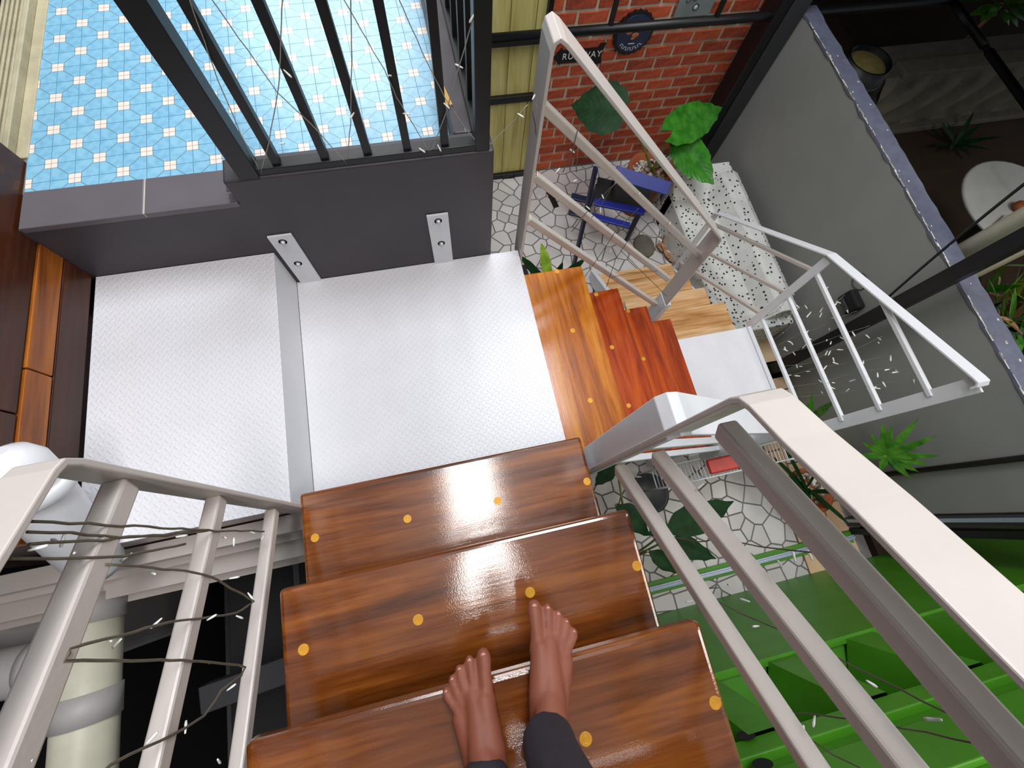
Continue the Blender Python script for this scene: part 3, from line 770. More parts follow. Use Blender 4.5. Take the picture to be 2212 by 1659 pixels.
# big-leaf plant in its terracotta pot
pc = pz(1404, 366, 0.42); pc = Vector((pc.x, pc.y, 0))
plant = thing('potted_plant', pc, 'big-leaf green plant in a terracotta pot filled with pebbles in front of the brick wall', 'plant')
pot(plant, pc, 0.150, 0.43, MT['terracotta'])
pebbles((pc.x, pc.y, 0.395), 0.125, 110, plant)
hub = pc + Vector((0.02, 0.0, 0.40))
for (bpx_, tpx, zb, zt, w, mt_, sg) in (((1340, 238), (1234, 222), 0.98, 0.94, 0.34, 'leaf_dark', 0.05), ((1452, 284), (1574, 222), 0.86, 0.82, 0.25, 'leaf', 0.03), ((1468, 312), (1548, 394), 0.74, 0.64, 0.26, 'leaf', 0.03)):
    b_ = pz(*bpx_, zb); t_ = pz(*tpx, zt)
    lf = leaf(b_, t_, w, (0, -0.5, 1), HEART, 0.10, 0.10, 0.0045, 30, 10, 0.05).build('leaf', MT[mt_], plant)
    MB().tube(curve(hub, b_ + (t_ - b_) * 0.04, sg, 12, (0, 0, 1)), [0.010 - 0.005 * i / 12 for i in range(13)], 8).build('stem', MT['stem'], plant)
tj = thing('clay_jar', pz(1472, 352, 0.25).xy.to_3d(), 'tan clay jar standing behind the speckled bench', 'jar')
cj = Vector((tj.location.x, tj.location.y, 0))
MB().lathe([(0.05, 0), (0.085, 0.05), (0.10, 0.16), (0.09, 0.26), (0.055, 0.31), (0.06, 0.33), (0.045, 0.33), (0.04, 0.29)], cj, 24).build('body', MT['tan_pot'], tj)
st = pz(1392, 530, 0.02)
o = MB().lathe([(0.001, 0.026), (0.06, 0.025), (0.085, 0.018), (0.09, 0.006), (0.085, 0.0)], (0, 0, 0), 14).mesh('flat_stone', MT['concrete'])
tag(inst('flat_stone', o, None, (st.x, st.y, 0.006), (0, 0, 0), (1.0, 1.25, 1)), 'smooth grey flat stone on the broken-tile floor', 'stone')
dl = thing('dry_plant', pz(1455, 545, 0.0).xy.to_3d(), 'clump of dry brown leaves at the foot of the speckled bench', 'plant')
rnd = random.Random(31); cdl = Vector((dl.location.x - 0.06, dl.location.y, 0.01))
for i in range(9):
    a = rnd.uniform(0, 6.28); L_ = rnd.uniform(.08, .15)
    leaf(cdl + Vector((rnd.uniform(-.05, .02), rnd.uniform(-.12, .12), 0)), cdl + Vector((-abs(L_ * math.cos(a)) * 0.8, L_ * math.sin(a), rnd.uniform(.02, .10))), 0.05, (0, 0, 1), LANCE, 0.25, 0.1, 0, 8, 2).build('leaf', MT['leaf_dry'], dl)

# blue folding chair
ch = thing('folding_chair', pz(1330, 470, 0.0).xy.to_3d(), 'cobalt blue wooden folding chair with a black seat on the broken-tile floor', 'chair')
LA = pz(1287, 362, 0.80); LB = pz(1240, 572, 0.02)
MB().bar(LA, LB, 0.040, 0.022, (1, 0, 0)).build('leg', MT['blue_dark'], ch, bevel=0.003)
dxr = Vector((0.40, -0.06, 0))
def slat(a, b, z, w, mt_, name, tilt=(0, 0, 1)):
    MB().bar(pz(*a, z), pz(*b, z), w, 0.018, tilt).build(name, MT[mt_], ch, bevel=0.004)
slat((1328, 372), (1446, 408), 0.72, 0.085, 'blue', 'backrest', (0, -0.7, 0.7))
slat((1283, 436), (1392, 458), 0.44, 0.060, 'blue', 'seat_slat')
slat((1278, 466), (1360, 488), 0.40, 0.050, 'blue', 'seat_slat')
slat((1234, 424), (1276, 434), 0.42, 0.055, 'blue_dark', 'seat_slat')
slat((1229, 458), (1264, 468), 0.38, 0.040, 'blue_dark', 'seat_slat')
s0 = [pz(1292, 382, 0.46), pz(1408, 410, 0.46), pz(1396, 452, 0.445), pz(1284, 430, 0.445)]
mbs = MB(); mbs.add(s0 + [p - Vector((0, 0, 0.02)) for p in s0], [(0, 1, 2, 3), (7, 6, 5, 4), (0, 4, 5, 1), (1, 5, 6, 2), (2, 6, 7, 3), (3, 7, 4, 0)])
mbs.build('seat', MT['black_matt'], ch)
for px, py in ((1390, 446), (1402, 416), (1290, 400)):
    q = pz(px, py, 0.44); MB().bar((q.x, q.y, 0.006), (q.x, q.y, 0.44), 0.03, 0.02, (1, 0, 0)).build('leg', MT['blue_dark'], ch, bevel=0.003)
for px, py in ((1335, 376), (1440, 406)):
    q = pz(px, py, 0.715); q2 = pz(px - 12, py + 24, 0.44); MB().bar(q, q2, 0.03, 0.02, (1, 0, 0)).build('back_post', MT['blue_dark'], ch, bevel=0.003)

# low variegated plant under the orange treads
lp = thing('leafy_plant', pz(1195, 610, 0.0).xy.to_3d(), 'lime and dark green leafy plant peeping out under the orange tread', 'plant')
lb = pz(1190, 625, 0.05)
for a, mt_, w, zt in (((1172, 528), 'leaf_lime', 0.085, 0.42), ((1126, 552), 'leaf_dark', 0.07, 0.40), ((1150, 590), 'leaf_dark', 0.07, 0.36), ((1262, 560), 'leaf_dark', 0.07, 0.34), ((1215, 570), 'leaf_dark', 0.06, 0.36)):
    leaf(lb, pz(*a, zt), w, (0, -0.3, 1), STRAP, 0.25, 0.05, 0.0, 12, 4).build('leaf', MT[mt_], lp)

# wall lamp
wl = thing('wall_lamp', (2.53, 0.81, 0.74), 'black box wall lamp with a painted loop shadow on the grey wall', 'lamp')
pl4 = [pxx(*q, 2.50) for q in ((1816, 634), (1836, 628), (1856, 668), (1832, 684))]
yc = sum(p.y for p in pl4) / 4; zc = sum(p.z for p in pl4) / 4
MB().box((2.485, yc - 0.065, zc - 0.055), (2.54, yc + 0.065, zc + 0.055)).build('body', MT['black_matt'], wl, bevel=0.012)
MB().box((2.478, yc - 0.05, zc - 0.045), (2.487, yc + 0.05, zc - 0.01)).build('visor', MT['grey_dark'], wl, bevel=0.003)
MB().tube([(2.535, yc + 0.09 + 0.05 * math.cos(t * 0.45), zc + 0.09 + 0.05 * math.sin(t * 0.45)) for t in range(15)], 0.0025, 6).build('loop_shadow', MT['grey_dark'], wl)  # dark ring painting in a round wire's shadow on the wall
# wall conduit and gate frame
tag(MB().tube([(2.522, -0.25, 0.0), (2.522, -0.25, 3.4)], 0.015, 10).build('conduit_pipe', MT['black']), 'thin black conduit pipe running up the grey wall', 'pipe')
gf = thing('gate_frame', (2.56, -0.55, 0), 'dark steel gate jamb at the end of the grey wall', 'frame')
MB().box((2.50, -0.565, 0.0), (2.57, -0.508, 3.2)).build('jamb', MT['grey_dark'], gf, bevel=0.003)
MB().box((2.485, -0.535, 0.0), (2.50, -0.515, 3.2)).build('jamb_strip', MT['alu'], gf)
MB().box((2.50, -0.62, 0.0), (2.56, -0.58, 3.2)).build('jamb', MT['black'], gf, bevel=0.003)

# ---------------------------------------------------------------- sliding track and green container
tk = thing('sliding_track', (1.7, -0.63, 0), 'aluminium sliding-gate track on a green strip across the floor', 'track')
MB().box((0.60, -0.672, 0.004), (2.50, -0.595, 0.016)).build('base_strip', MT['green'], tk, bevel=0.002)
MB().box((0.60, -0.652, 0.016), (2.50, -0.620, 0.034)).build('rail', MT['alu'], tk, bevel=0.003)
MB().box((0.60, -0.642, 0.034), (2.50, -0.630, 0.044)).build('rail_ridge', MT['alu'], tk, bevel=0.002)
YG = -0.79
gc = thing('green_container', (2.2, YG, 0), 'green painted steel container with pressed ribs beside the stairs', 'container')
x0g, x1g = 0.40, 4.2
MB().box((x0g, YG - 0.03, 0.0), (x1g, YG, 1.03)).build('lower_panel', MT['green'], gc, bevel=0.0015)
xs = []; ribs = MB(); x = x0g
zlo, zhi = 1.03, 1.47
pitch = 0.375; first = 1.45 - 3 * pitch
edges = []
k = 0; xx = first
poly = []
while xx < x1g:
    poly += [(xx - 0.19, YG - 0.16), (xx - 0.06, YG - 0.16), (xx, YG - 0.012), (xx + 0.125, YG - 0.012)]
    xx += pitch
poly = [(x, y) for x, y in poly if x0g < x < x1g]
vs_ = [(x, y, zlo) for x, y in poly] + [(x, y, zhi) for x, y in poly]; n = len(poly)
MB().add(vs_, [(i, i + 1, n + i + 1, n + i) for i in range(n - 1)]).build('ribbed_panel', MT['green'], gc)
MB().add([(x0g, YG - 0.17, zlo - 0.002), (x1g, YG - 0.17, zlo - 0.002), (x1g, YG - 0.03, zlo - 0.03), (x0g, YG - 0.03, zlo - 0.03)], [(0, 1, 2, 3)]).build('ledge', MT['green'], gc)
MB().box((x0g, YG - 0.17, zhi), (x1g, YG - 0.02, zhi + 0.085)).build('band', MT['green'], gc, bevel=0.004)
MB().box((x0g, YG - 0.20, zhi + 0.085), (x1g, YG - 0.045, zhi + 0.17)).build('band', MT['green'], gc, bevel=0.004)
MB().box((x0g, YG - 0.22, zhi + 0.17), (x1g, YG - 0.015, zhi + 0.36)).build('top_rail', MT['green'], gc, bevel=0.004)
MB().box((x0g, YG - 0.50, zhi + 0.36), (x1g, YG - 0.03, zhi + 0.42)).build('roof', MT['green'], gc, bevel=0.004)
MB().box((x0g, YG - 2.2, 0.0), (x1g, YG - 0.52, zhi + 0.34)).build('body', MT['green'], gc)
for px, py in ((1612, 1590), (1648, 1652)):
    q = pyy(px, py, YG - 0.015)
    MB().tube([(q.x, YG - 0.013, q.z), (q.x, YG - 0.0125, q.z)], 0.028, 20).build('bolt_hole', MT['black_matt'], gc)

# wire rack under the lower landing with a red packet
wr = thing('wire_rack', (1.55, 0.05, 0), 'white wire rack standing beside the small lower landing', 'rack')
zr = 0.46; ax0, ax1, ay0, ay1 = 1.15, 1.93, -0.035, 0.085
for z in (zr, zr - 0.22):
    for a, b in (((ax0, ay0, z), (ax1, ay0, z)), ((ax0, ay1, z), (ax1, ay1, z)), ((ax0, ay0, z), (ax0, ay1, z)), ((ax1, ay0, z), (ax1, ay1, z))):
        MB().tube([a, b], 0.0045, 8).build('rim_wire', MT['white_cool'], wr)
    for i in range(1, 34):
        x = ax0 + (ax1 - ax0) * i / 34
        MB().tube([(x, ay0, z), (x, ay1, z)], 0.0025, 6).build('wire', MT['white_cool'], wr)
for x in (ax0, ax1):
    for y in (ay0, ay1): MB().tube([(x, y, 0), (x, y, zr + 0.05)], 0.006, 8).build('leg', MT['white_cool'], wr)
rp_ = MB().box((1.40, -0.02, zr + 0.004), (1.62, 0.07, zr + 0.034)).build('snack_packet', MT['red'], None, bevel=0.012, seg=3)
tag(rp_, 'red packet lying on the white wire rack', 'packet')
bw = thing('plant_saucer', pz(1402, 1066, 0.03).xy.to_3d(), 'dark round saucer on the broken-tile floor beside the wire rack', 'saucer')
cb = Vector((bw.location.x, bw.location.y, 0.006))
MB().lathe([(0.10, 0), (0.13, 0.035), (0.135, 0.04), (0.12, 0.036), (0.09, 0.012), (0.001, 0.012)], cb, 28).build('body', MT['grey_dark'], bw)

# dark big-leaf plant beside the stairs
dp = thing('leafy_plant', (0.93, -0.42, 0), 'plant with very dark broad leaves beside the aluminium track', 'plant')
base = Vector((0.90, -0.42, 0.02))
for bpx_, tpx, z, w in (((1432, 1150), (1592, 1082), 0.70, 0.17), ((1440, 1165), (1552, 1208), 0.60, 0.12), ((1330, 1090), (1420, 1160), 0.62, 0.14), ((1330, 1000), (1285, 1050), 0.55, 0.10), ((1400, 1190), (1480, 1240), 0.50, 0.10)):
    b_ = pz(*bpx_, z); t_ = pz(*tpx, z - 0.03)
    leaf(b_, t_, w, (0, 0, 1), LANCE, 0.16, 0.06, 0.0, 18, 6).build('leaf', MT['leaf_dark'], dp)
    MB().tube(curve(base, b_, 0.04, 8), 0.006, 6).build('stem', MT['stem'], dp)
# pots with strap-leaf plants by the grey wall
def strap_plant(name, label, c, r, h, mat, tips, lmat, seed, w=0.035, peb=True):
    t = thing(name, Vector((c[0], c[1], 0.006)), label, 'plant')
    pot(t, Vector((c[0], c[1], 0.012)), r, h, mat, 0.014)
    if peb: pebbles((c[0], c[1], h - 0.03), r * 0.82, 60, t, seed=seed)
    b_ = Vector((c[0], c[1], h - 0.02))
    for (px, py, z) in tips:
        e = pz(px, py, z)
        off = Vector((random.uniform(-.02, .02), random.uniform(-.02, .02), 0))
        leaf(b_ + off, e, w, (0.1, 0.1, 1), STRAP, 0.35, 0.10, 0.0, 12, 3).build('leaf', MT[lmat], t)
    return t
q = pz(1752, 1060, 0.30)
strap_plant('potted_plant', 'dark strap-leaf plant in a pebble-topped clay pot on the sand pavers', q, 0.13, 0.30, MT['terracotta'],
            [(1680, 985, .42), (1700, 955, .5), (1715, 1050, .40), (1750, 1120, .40), (1800, 1095, .44), (1840, 1130, .42), (1830, 1060, .5), (1780, 1000, .5), (1690, 1020, .4)], 'leaf_dark', 5)
q2 = pz(1900, 1010, 0.30); 
pm = thing('palm_plant', Vector((2.41, -0.10, 0.012)), 'bright green fan-leaf palm in a dark pot against the grey wall', 'plant')
pot(pm, Vector((2.41, -0.10, 0.012)), 0.085, 0.24, MT['black_matt'], 0.012)
pebbles((2.41, -0.10, 0.205), 0.065, 36, pm, seed=9)
hub = pxx(1915, 985, 2.40)
MB().tube(curve(Vector((2.41, -0.10, 0.2)), hub, 0.02, 8), 0.008, 8).build('stem', MT['stem'], pm)
for px, py, dx in ((1985, 902, .06), (2022, 942, .05), (2030, 985, .05), (2010, 1005, .04), (1985, 1020, .02), (1950, 1025, 0), (1925, 915, .0), (1905, 912, -.03), (1880, 935, -.06), (1862, 955, -.08), (1850, 985, -.1), (1900, 1020, -.05), (1968, 1035, -.03)):
    leaf(hub, pxx(px, py, 2.42 + dx), 0.042, (-1, 0, 0.4), LANCE, 0.25, 0.02, 0.0, 10, 3).build('leaf', MT['leaf_palm'], pm)
for px, py, dx in ((1720, 868, 0), (1780, 885, 0), (1800, 862, 0), (1745, 850, .02)):
    leaf(pxx(1745, 905, 2.34), pxx(px + 10, py, 2.32 + dx), 0.045, (-0.6, 0, 0.8), LANCE, 0.25, 0.02, 0.0, 10, 3).build('leaf', MT['leaf_palm'], pm)
MB().tube(curve(Vector((2.41, -0.10, 0.2)), pxx(1745, 905, 2.34), 0.02, 8), 0.006, 8).build('stem', MT['stem'], pm)

# ================================================================ SIGNS ON THE BRICKS
def text(parent, body, size, loc, mat, name='lettering', rot=(R(90), 0, 0), spacing=1.0):
    cu = bpy.data.curves.new(name, 'FONT'); cu.body = body; cu.size = size; cu.align_x = 'CENTER'; cu.align_y = 'CENTER'; cu.extrude = 0.0006
    cu.space_character = spacing
    tmp = bpy.data.objects.new('tmp', cu); COL.objects.link(tmp)
    dg = bpy.context.evaluated_depsgraph_get(); me = bpy.data.meshes.new_from_object(tmp.evaluated_get(dg))
    bpy.data.objects.remove(tmp); me.materials.clear(); me.materials.append(mat); me.name = name
    o = bpy.data.objects.new(name, me); COL.objects.link(o); o.parent = parent
    o.location = Vector(loc) - wloc(parent); o.rotation_euler = rot
    return o
YS = 2.785
a1 = pyy(1196, 128, YS); a2 = pyy(1302, 122, YS)
xm = (a1.x + a2.x) / 2; zm = 0.985; hw = (a2.x - a1.x) / 2
sg = thing('arrow_sign', (xm, YS, zm - 0.06), 'black arrow-shaped tin sign lettered RUNWAY on the brick wall', 'sign')
poly = [(-hw, 0.0), (-hw * 0.72, 0.058), (-hw * 0.72, 0.040), (hw * 0.72, 0.040), (hw * 0.80, 0.066), (hw, 0.066), (hw * 0.90, 0.0), (hw, -0.066), (hw * 0.66, -0.066), (hw * 0.58, -0.040), (-hw * 0.72, -0.040), (-hw * 0.72, -0.058)]
MB().prism_axis(poly, YS - 0.004, YS + 0.006, lambda u, v, a: (xm + u, a, zm + v)).build('panel', MT['black'], sg)
text(sg, 'RUNWAY', 0.058, (xm + 0.020, YS - 0.0048, zm), MT['sign_text'], spacing=1.15)
q = pyy(1368, 70, YS); rc = 0.132
cs = thing('bottle_cap_sign', (q.x, YS, q.z - rc), 'round navy bottle-cap tin sign on the brick wall', 'sign')
cap = []
for i in range(84):
    a = 2 * math.pi * i / 84; r = rc * (1.0 + 0.035 * math.cos(i * 2 * math.pi / 4))
    cap.append((r * math.cos(a), r * math.sin(a)))
MB().prism_axis(cap, YS - 0.012, YS + 0.006, lambda u, v, a: (q.x + u, a, q.z + v)).build('crimped_rim', MT['black'], cs)
MB().prism_axis([(rc * .88 * math.cos(2 * math.pi * i / 48), rc * .88 * math.sin(2 * math.pi * i / 48)) for i in range(48)], YS - 0.0165, YS - 0.012, lambda u, v, a: (q.x + u, a, q.z + v)).build('face', MT['sign_blue'], cs, bevel=0.002)
for i in range(10):
    a = R(-90 + (i - 4.5) * 10.5); rr = rc * 0.70; cc = Vector((q.x + rr * math.cos(a), YS - 0.0168, q.z + rr * math.sin(a))); rd = Vector((math.cos(a), 0, math.sin(a))); tg = Vector((-rd.z, 0, rd.x))
    g = MB().bar(cc - rd * 0.010 - tg * 0.004, cc + rd * 0.010 - tg * 0.004, 0.0035, 0.0008, (0, 1, 0)); g.bar(cc + rd * (0.008 if i % 2 else -0.008) - tg * 0.005, cc + rd * (0.008 if i % 2 else -0.008) + tg * 0.006, 0.0035, 0.0008, (0, 1, 0))
    g.build('print_mark', MT['sign_text'], cs)
MB().box((q.x - 0.022, YS - 0.0172, q.z - 0.062), (q.x + 0.022, YS - 0.0164, q.z - 0.056)).build('print_line', MT['sign_text'], cs)
for dx, dz, w, h in ((-0.035, 0.012, .022, .014), (0.012, -0.008, .026, .016), (0.0, -0.028, .014, .008)):
    MB().ball((q.x + dx, YS - 0.0166, q.z + dz), 1.0, 10, 6, (w, 0.0012, h)).build('print_emblem', MT['sign_orange'], cs)
g0 = pyy(1455, 34, YS); g1 = pyy(1530, 26, YS)
gs = thing('tin_plaque', ((g0.x + g1.x) / 2, YS, g0.z), 'grey tin plaque with dark script lettering on the brick wall', 'sign')
MB().box((g0.x, YS - 0.006, g0.z - 0.01), (g1.x + 0.01, YS + 0.004, g0.z + 0.36)).build('panel', MT['sign_grey'], gs, bevel=0.003)
gx = (g0.x + g1.x) / 2
scr = []
for i in range(46):
    t = i / 45; scr.append((gx - 0.085 + 0.17 * t + 0.012 * math.sin(t * 31), YS - 0.0066, g0.z + 0.100 + 0.030 * math.sin(t * 27) * (1 - 0.4 * t) + 0.02 * t))
MB().tube(scr, 0.0030, 6).build('print_script', MT['sign_dark'], gs)
MB().lathe([(0.016, -0.0005), (0.022, -0.0005), (0.022, 0.0005), (0.016, 0.0005), (0.016, -0.0005)], (0, 0, 0), 20).build('tmp', None)
rng = bpy.data.objects['tmp']; rng.name = 'print_ring'; rng.data.materials.clear(); rng.data.materials.append(MT['sign_dark'])
rng.parent = gs; rng.location = Vector((gx + 0.01, YS - 0.0068, g0.z + 0.045)) - wloc(gs); rng.rotation_euler = (R(90), 0, 0)
MB().ball((gx + 0.01, YS - 0.0066, g0.z + 0.045), 1.0, 10, 6, (.012, .001, .012)).build('print_dot', MT['sign_text'], gs)

# ================================================================ NEIGHBOUR'S SIDE
cpn = thing('carved_planter', (5.1, 2.85, 0), 'long concrete planter with carved wave pattern beyond the grey wall', 'planter')
mbp = MB(); nx_, nz_ = 90, 14; vs_ = []; fs_ = []
for j in range(nz_ + 1):
    for i in range(nx_ + 1):
        u = i / nx_; v = j / nz_
        w = math.sin((u * 6 - 0.9 * v + 0.20 * math.sin(v * 6.28)) * 6.283)
        vs_.append((4.15 + u * 2.1, 2.80 - 0.075 * abs(w) ** 0.6 * (1 if w > 0 else -1) * math.sin(math.pi * v) ** 0.6 - 0.02 + 0.10 * v, 0.05 + v * 0.42))
for j in range(nz_):
    for i in range(nx_):
        a = j * (nx_ + 1) + i; fs_.append((a, a + 1, a + nx_ + 2, a + nx_ + 1))
mbp.add(vs_, fs_, True); mbp.build('carved_face', MT['concrete'], cpn)
MB().box((4.15, 2.88, 0.05), (6.25, 3.25, 0.47)).build('body', MT['concrete'], cpn)
MB().box((4.10, 2.70, 0.0), (6.30, 3.28, 0.05)).build('base', MT['concrete'], cpn, bevel=0.006)
MB().box((4.30, 2.86, 0.47), (6.25, 3.02, 0.51)).build('rim', MT['concrete'], cpn, bevel=0.006)
brl = thing('barrel_planter', (3.72, 2.75, 0), 'dark round barrel with a yellowed top beyond the grey wall', 'barrel')
q = pz(1880, 130, 0.62); cb = Vector((q.x, q.y, 0)); brl.location = cb
MB().lathe([(0.16, 0), (0.20, 0.2), (0.20, 0.45), (0.185, 0.63), (0.17, 0.63), (0.165, 0.58), (0.001, 0.58)], cb, 28).build('body', MT['black'], brl)
MB().lathe([(0.163, 0.585), (0.12, 0.60), (0.001, 0.605)], cb, 24).build('fill', leaf_mat('straw', srgb(110, 100, 50), srgb(140, 128, 70), 0.9), brl)
for z in (0.12, 0.5):
    MB().lathe([(0.190, z - .015), (0.204, z - .015), (0.204, z + .015), (0.190, z + .015)], cb, 28).build('hoop', MT['grey_dark'], brl)
tb = thing('round_table', pz(2205, 440, 0.0).xy.to_3d(), 'round white garden table beyond the grey wall', 'table')
tc = pz(2200, 442, 0.72); tb.location = (tc.x, tc.y, 0)
c0 = Vector((tc.x, tc.y, 0))
MB().lathe([(0.001, 0.69), (0.38, 0.69), (0.40, 0.70), (0.40, 0.715), (0.385, 0.72), (0.001, 0.72)], c0, 40).build('table_top', MT['marble'], tb)
MB().lathe([(0.035, 0.04), (0.03, 0.69)], c0, 16).build('pedestal', MT['grey_dark'], tb)
MB().lathe([(0.22, 0.0), (0.22, 0.02), (0.05, 0.05), (0.001, 0.05)], c0, 28).build('base', MT['grey_dark'], tb)
npk = pz(2165, 484, 0.721)
mb = MB().box((-0.07, -0.035, 0), (0.07, 0.035, 0.02)); o = inst('napkin_box', mb.mesh('napkin_box', MT['marble']), None, (npk.x, npk.y, 0.721), (0, 0, R(25)))
tag(o, 'small white tile block on the round garden table', 'block')
fr = pz(2195, 452, 0.721); mb = MB().ball((0, 0, 0.03), 0.045, 12, 8, (1.2, 1, .7)); o = inst('red_fruit', mb.mesh('red_fruit', MT['terracotta']), None, (fr.x, fr.y, 0.721))
tag(o, 'rust-red round object on the round garden table', 'fruit')
# low fern on the ground
fn_ = thing('fern', pz(2055, 318, 0.0).xy.to_3d(), 'small dark fern on the brown ground in front of the carved planter', 'plant')
c0 = Vector((fn_.location.x, fn_.location.y, 0.0))
for i in range(12):
    a = i * 0.53; leaf(c0 + Vector((0, 0, .02)), c0 + Vector((0.28 * math.cos(a), 0.22 * math.sin(a), 0.12 + 0.06 * (i % 3))), 0.05, (0, 0, 1), LANCE, 0.2, 0.2, 0, 8, 2).build('frond', MT['leaf_dark'], fn_)
# white pipe and cream post beyond the wall
wp = thing('waste_pipe', (2.76, 0.78, 0), 'upright white plastic pipe just beyond the grey wall beside the tall post', 'pipe')
qa = pxx(2098, 532, 2.72)
MB().tube([(2.72, qa.y, 0.0), (2.72, qa.y, 4.2)], 0.042, 20).build('pipe', MT['pvc'], wp)
MB().tube([(2.72, qa.y, 1.02), (2.72, qa.y, 1.12)], 0.048, 20).build('collar', MT['pvc'], wp)
cpst = pxx(2112, 590, 2.72)
tag(MB().box((2.70, cpst.y - 0.018, 0.0), (2.735, cpst.y + 0.018, 4.2)).build('timber_post', MT['cream'], bevel=0.003), 'thin cream post beyond the grey wall', 'post')
# garden shrub beyond the wall
gd = thing('garden_shrub', (3.1, 0.30, 0), 'sunlit shrub with green blades and yellow leaves beyond the grey wall', 'shrub')
rnd = random.Random(21)
MB().tube(curve((3.1, 0.30, 0.0), (3.1, 0.3, 0.6), 0.0), 0.03, 8).build('trunk', MT['leaf_dry'], gd)
for i in range(170):
    px = rnd.uniform(2105, 2290); py = rnd.uniform(565, 830); z = rnd.uniform(0.75, 1.12)
    if px < 2120 and py > 640: px += 60
    e = pz(px, py, z)
    if e.x < 2.72: e.x = 2.72 + rnd.uniform(0, .1)
    b_ = Vector((e.x + rnd.uniform(.02, .25), e.y + rnd.uniform(-.18, .18), z - rnd.uniform(.1, .3)))
    yel = (py < 680 and rnd.random() < 0.45)
    leaf(b_, e, rnd.uniform(.02, .07) if not yel else rnd.uniform(.05, .11), (rnd.uniform(-.3, .3), rnd.uniform(-.3, .3), 1), LANCE, 0.25, 0.08, 0, 8, 2).build('leaf', MT[rnd.choice(['leaf_yellow', 'leaf_dry', 'leaf_lime'])] if yel else MT[rnd.choice(['leaf', 'leaf_palm', 'leaf_dark', 'leaf_palm'])], gd)
# dark shrub in the corner
ds = thing('garden_shrub', pz(2160, 20, 0.0).xy.to_3d(), 'dark leafy shrub in the shade beyond the side bar', 'shrub')
c0 = pz(2165, 8, 0.5)
MB().tube([Vector((c0.x, c0.y, 0)), c0], 0.02, 8).build('trunk', MT['leaf_dry'], ds)
for i in range(40):
    d = Vector((rnd.uniform(-1, 1), rnd.uniform(-1, 1), rnd.uniform(-.4, .6)))
    leaf(c0 + d * 0.12, c0 + d * rnd.uniform(.28, .42), 0.09, (rnd.uniform(-.4, .4), rnd.uniform(-.4, .4), 1), LANCE, 0.2, 0.1, 0, 8, 2).build('leaf', MT['leaf_palm'], ds)

# ================================================================ PIPES, BEAMS AND SHADE BLOCKS UNDER THE STAIRS
wp2 = thing('waste_pipe', (-1.0, -0.2, 0), 'aged white waste pipe with collars and rust stains below the left railing', 'pipe')
zp = 1.62
pa = pz(196, 1225, zp); pb = pz(190, 1659, zp); xp = (pa.x + pb.x) / 2
rp0 = (pz(252, 1450, zp).x - pz(132, 1450, zp).x) / 2
MB().tube([(xp, pa.y + 0.02, zp), (xp, -0.95, zp)], rp0, 28).build('pipe', MT['pvc'], wp2)
for y0, y1 in ((pz(190, 1285, zp).y, pz(190, 1345, zp).y), (pz(190, 1492, zp).y, pz(190, 1558, zp).y)):
    MB().tube([(xp, y0, zp), (xp, y1, zp)], rp0 + 0.005, 28).build('collar', MT['pvc_grey'], wp2)
for py in (1250, 1262, 1298):
    y = pz(190, py, zp).y
    MB().tube([(xp, y, zp), (xp + 0.0, y - 0.003, zp)], rp0 + 0.0012, 28).build('rust_ring', MT['rust'], wp2)
yb = pz(150, 1430, zp).y
MB().tube([(xp, yb, zp), (xp - 0.42, yb + 0.02, zp + 0.01)], rp0 * 0.92, 24).build('branch', MT['pvc_grey'], wp2)
MB().tube([(xp - 0.10, yb + 0.006, zp), (xp - 0.13, yb + 0.008, zp)], rp0 + 0.004, 24).build('collar', MT['pvc_grey'], wp2)
# white vent cowl against the timber wall
vc = thing('pipe_cowl', (-0.86, 0.30, 0), 'white plastic pipe cowl standing against the timber wall', 'pipe')
cd = (Vector((-0.862, 0.325, 2.185)) - Vector((-0.90, 0.02, 1.80))); c0_ = Vector((-0.90, 0.02, 1.80))
MB().tube([c0_ + cd * 0.22, c0_ + cd * 0.26, c0_ + cd * 0.80, c0_ + cd * 0.90, c0_ + cd * 0.95, c0_ + cd * 0.975], [0.040, 0.052, 0.062, 0.058, 0.042, 0.015], 28).build('body', MT['white_cool'], vc)
MB().tube([c0_ + cd * 0.74, c0_ + cd * 0.75, c0_ + cd * 0.79, c0_ + cd * 0.80], [0.066, 0.072, 0.072, 0.066], 28).build('collar', MT['white_cool'], vc)
# white channels below the upper landing
chn = thing('support_beam', (-0.70, 0.05, 1.6), 'pair of cream steel channels below the higher landing step', 'beam')
for y0, y1, z0, z1 in ((0.085, 0.132, 1.70, 1.778), (0.02, 0.08, 1.58, 1.66)):
    MB().box((-1.40, y0, z0), (-0.47, y1, z1)).build('channel', MT['white'], chn, bevel=0.002)
    MB().box((-1.40, y0 - 0.018, z0), (-0.47, y0, z0 + 0.007)).build('flange', MT['white'], chn)
gb = MB().box((-1.60, -0.16, 0.9), (-1.27, 0.075, 1.50)).build('storage_box', MT['pvc_grey'], None, bevel=0.03, seg=3, origin=(-1.43, -0.04, 0.9))
tag(gb, 'pale grey rounded box behind the waste pipe', 'box')
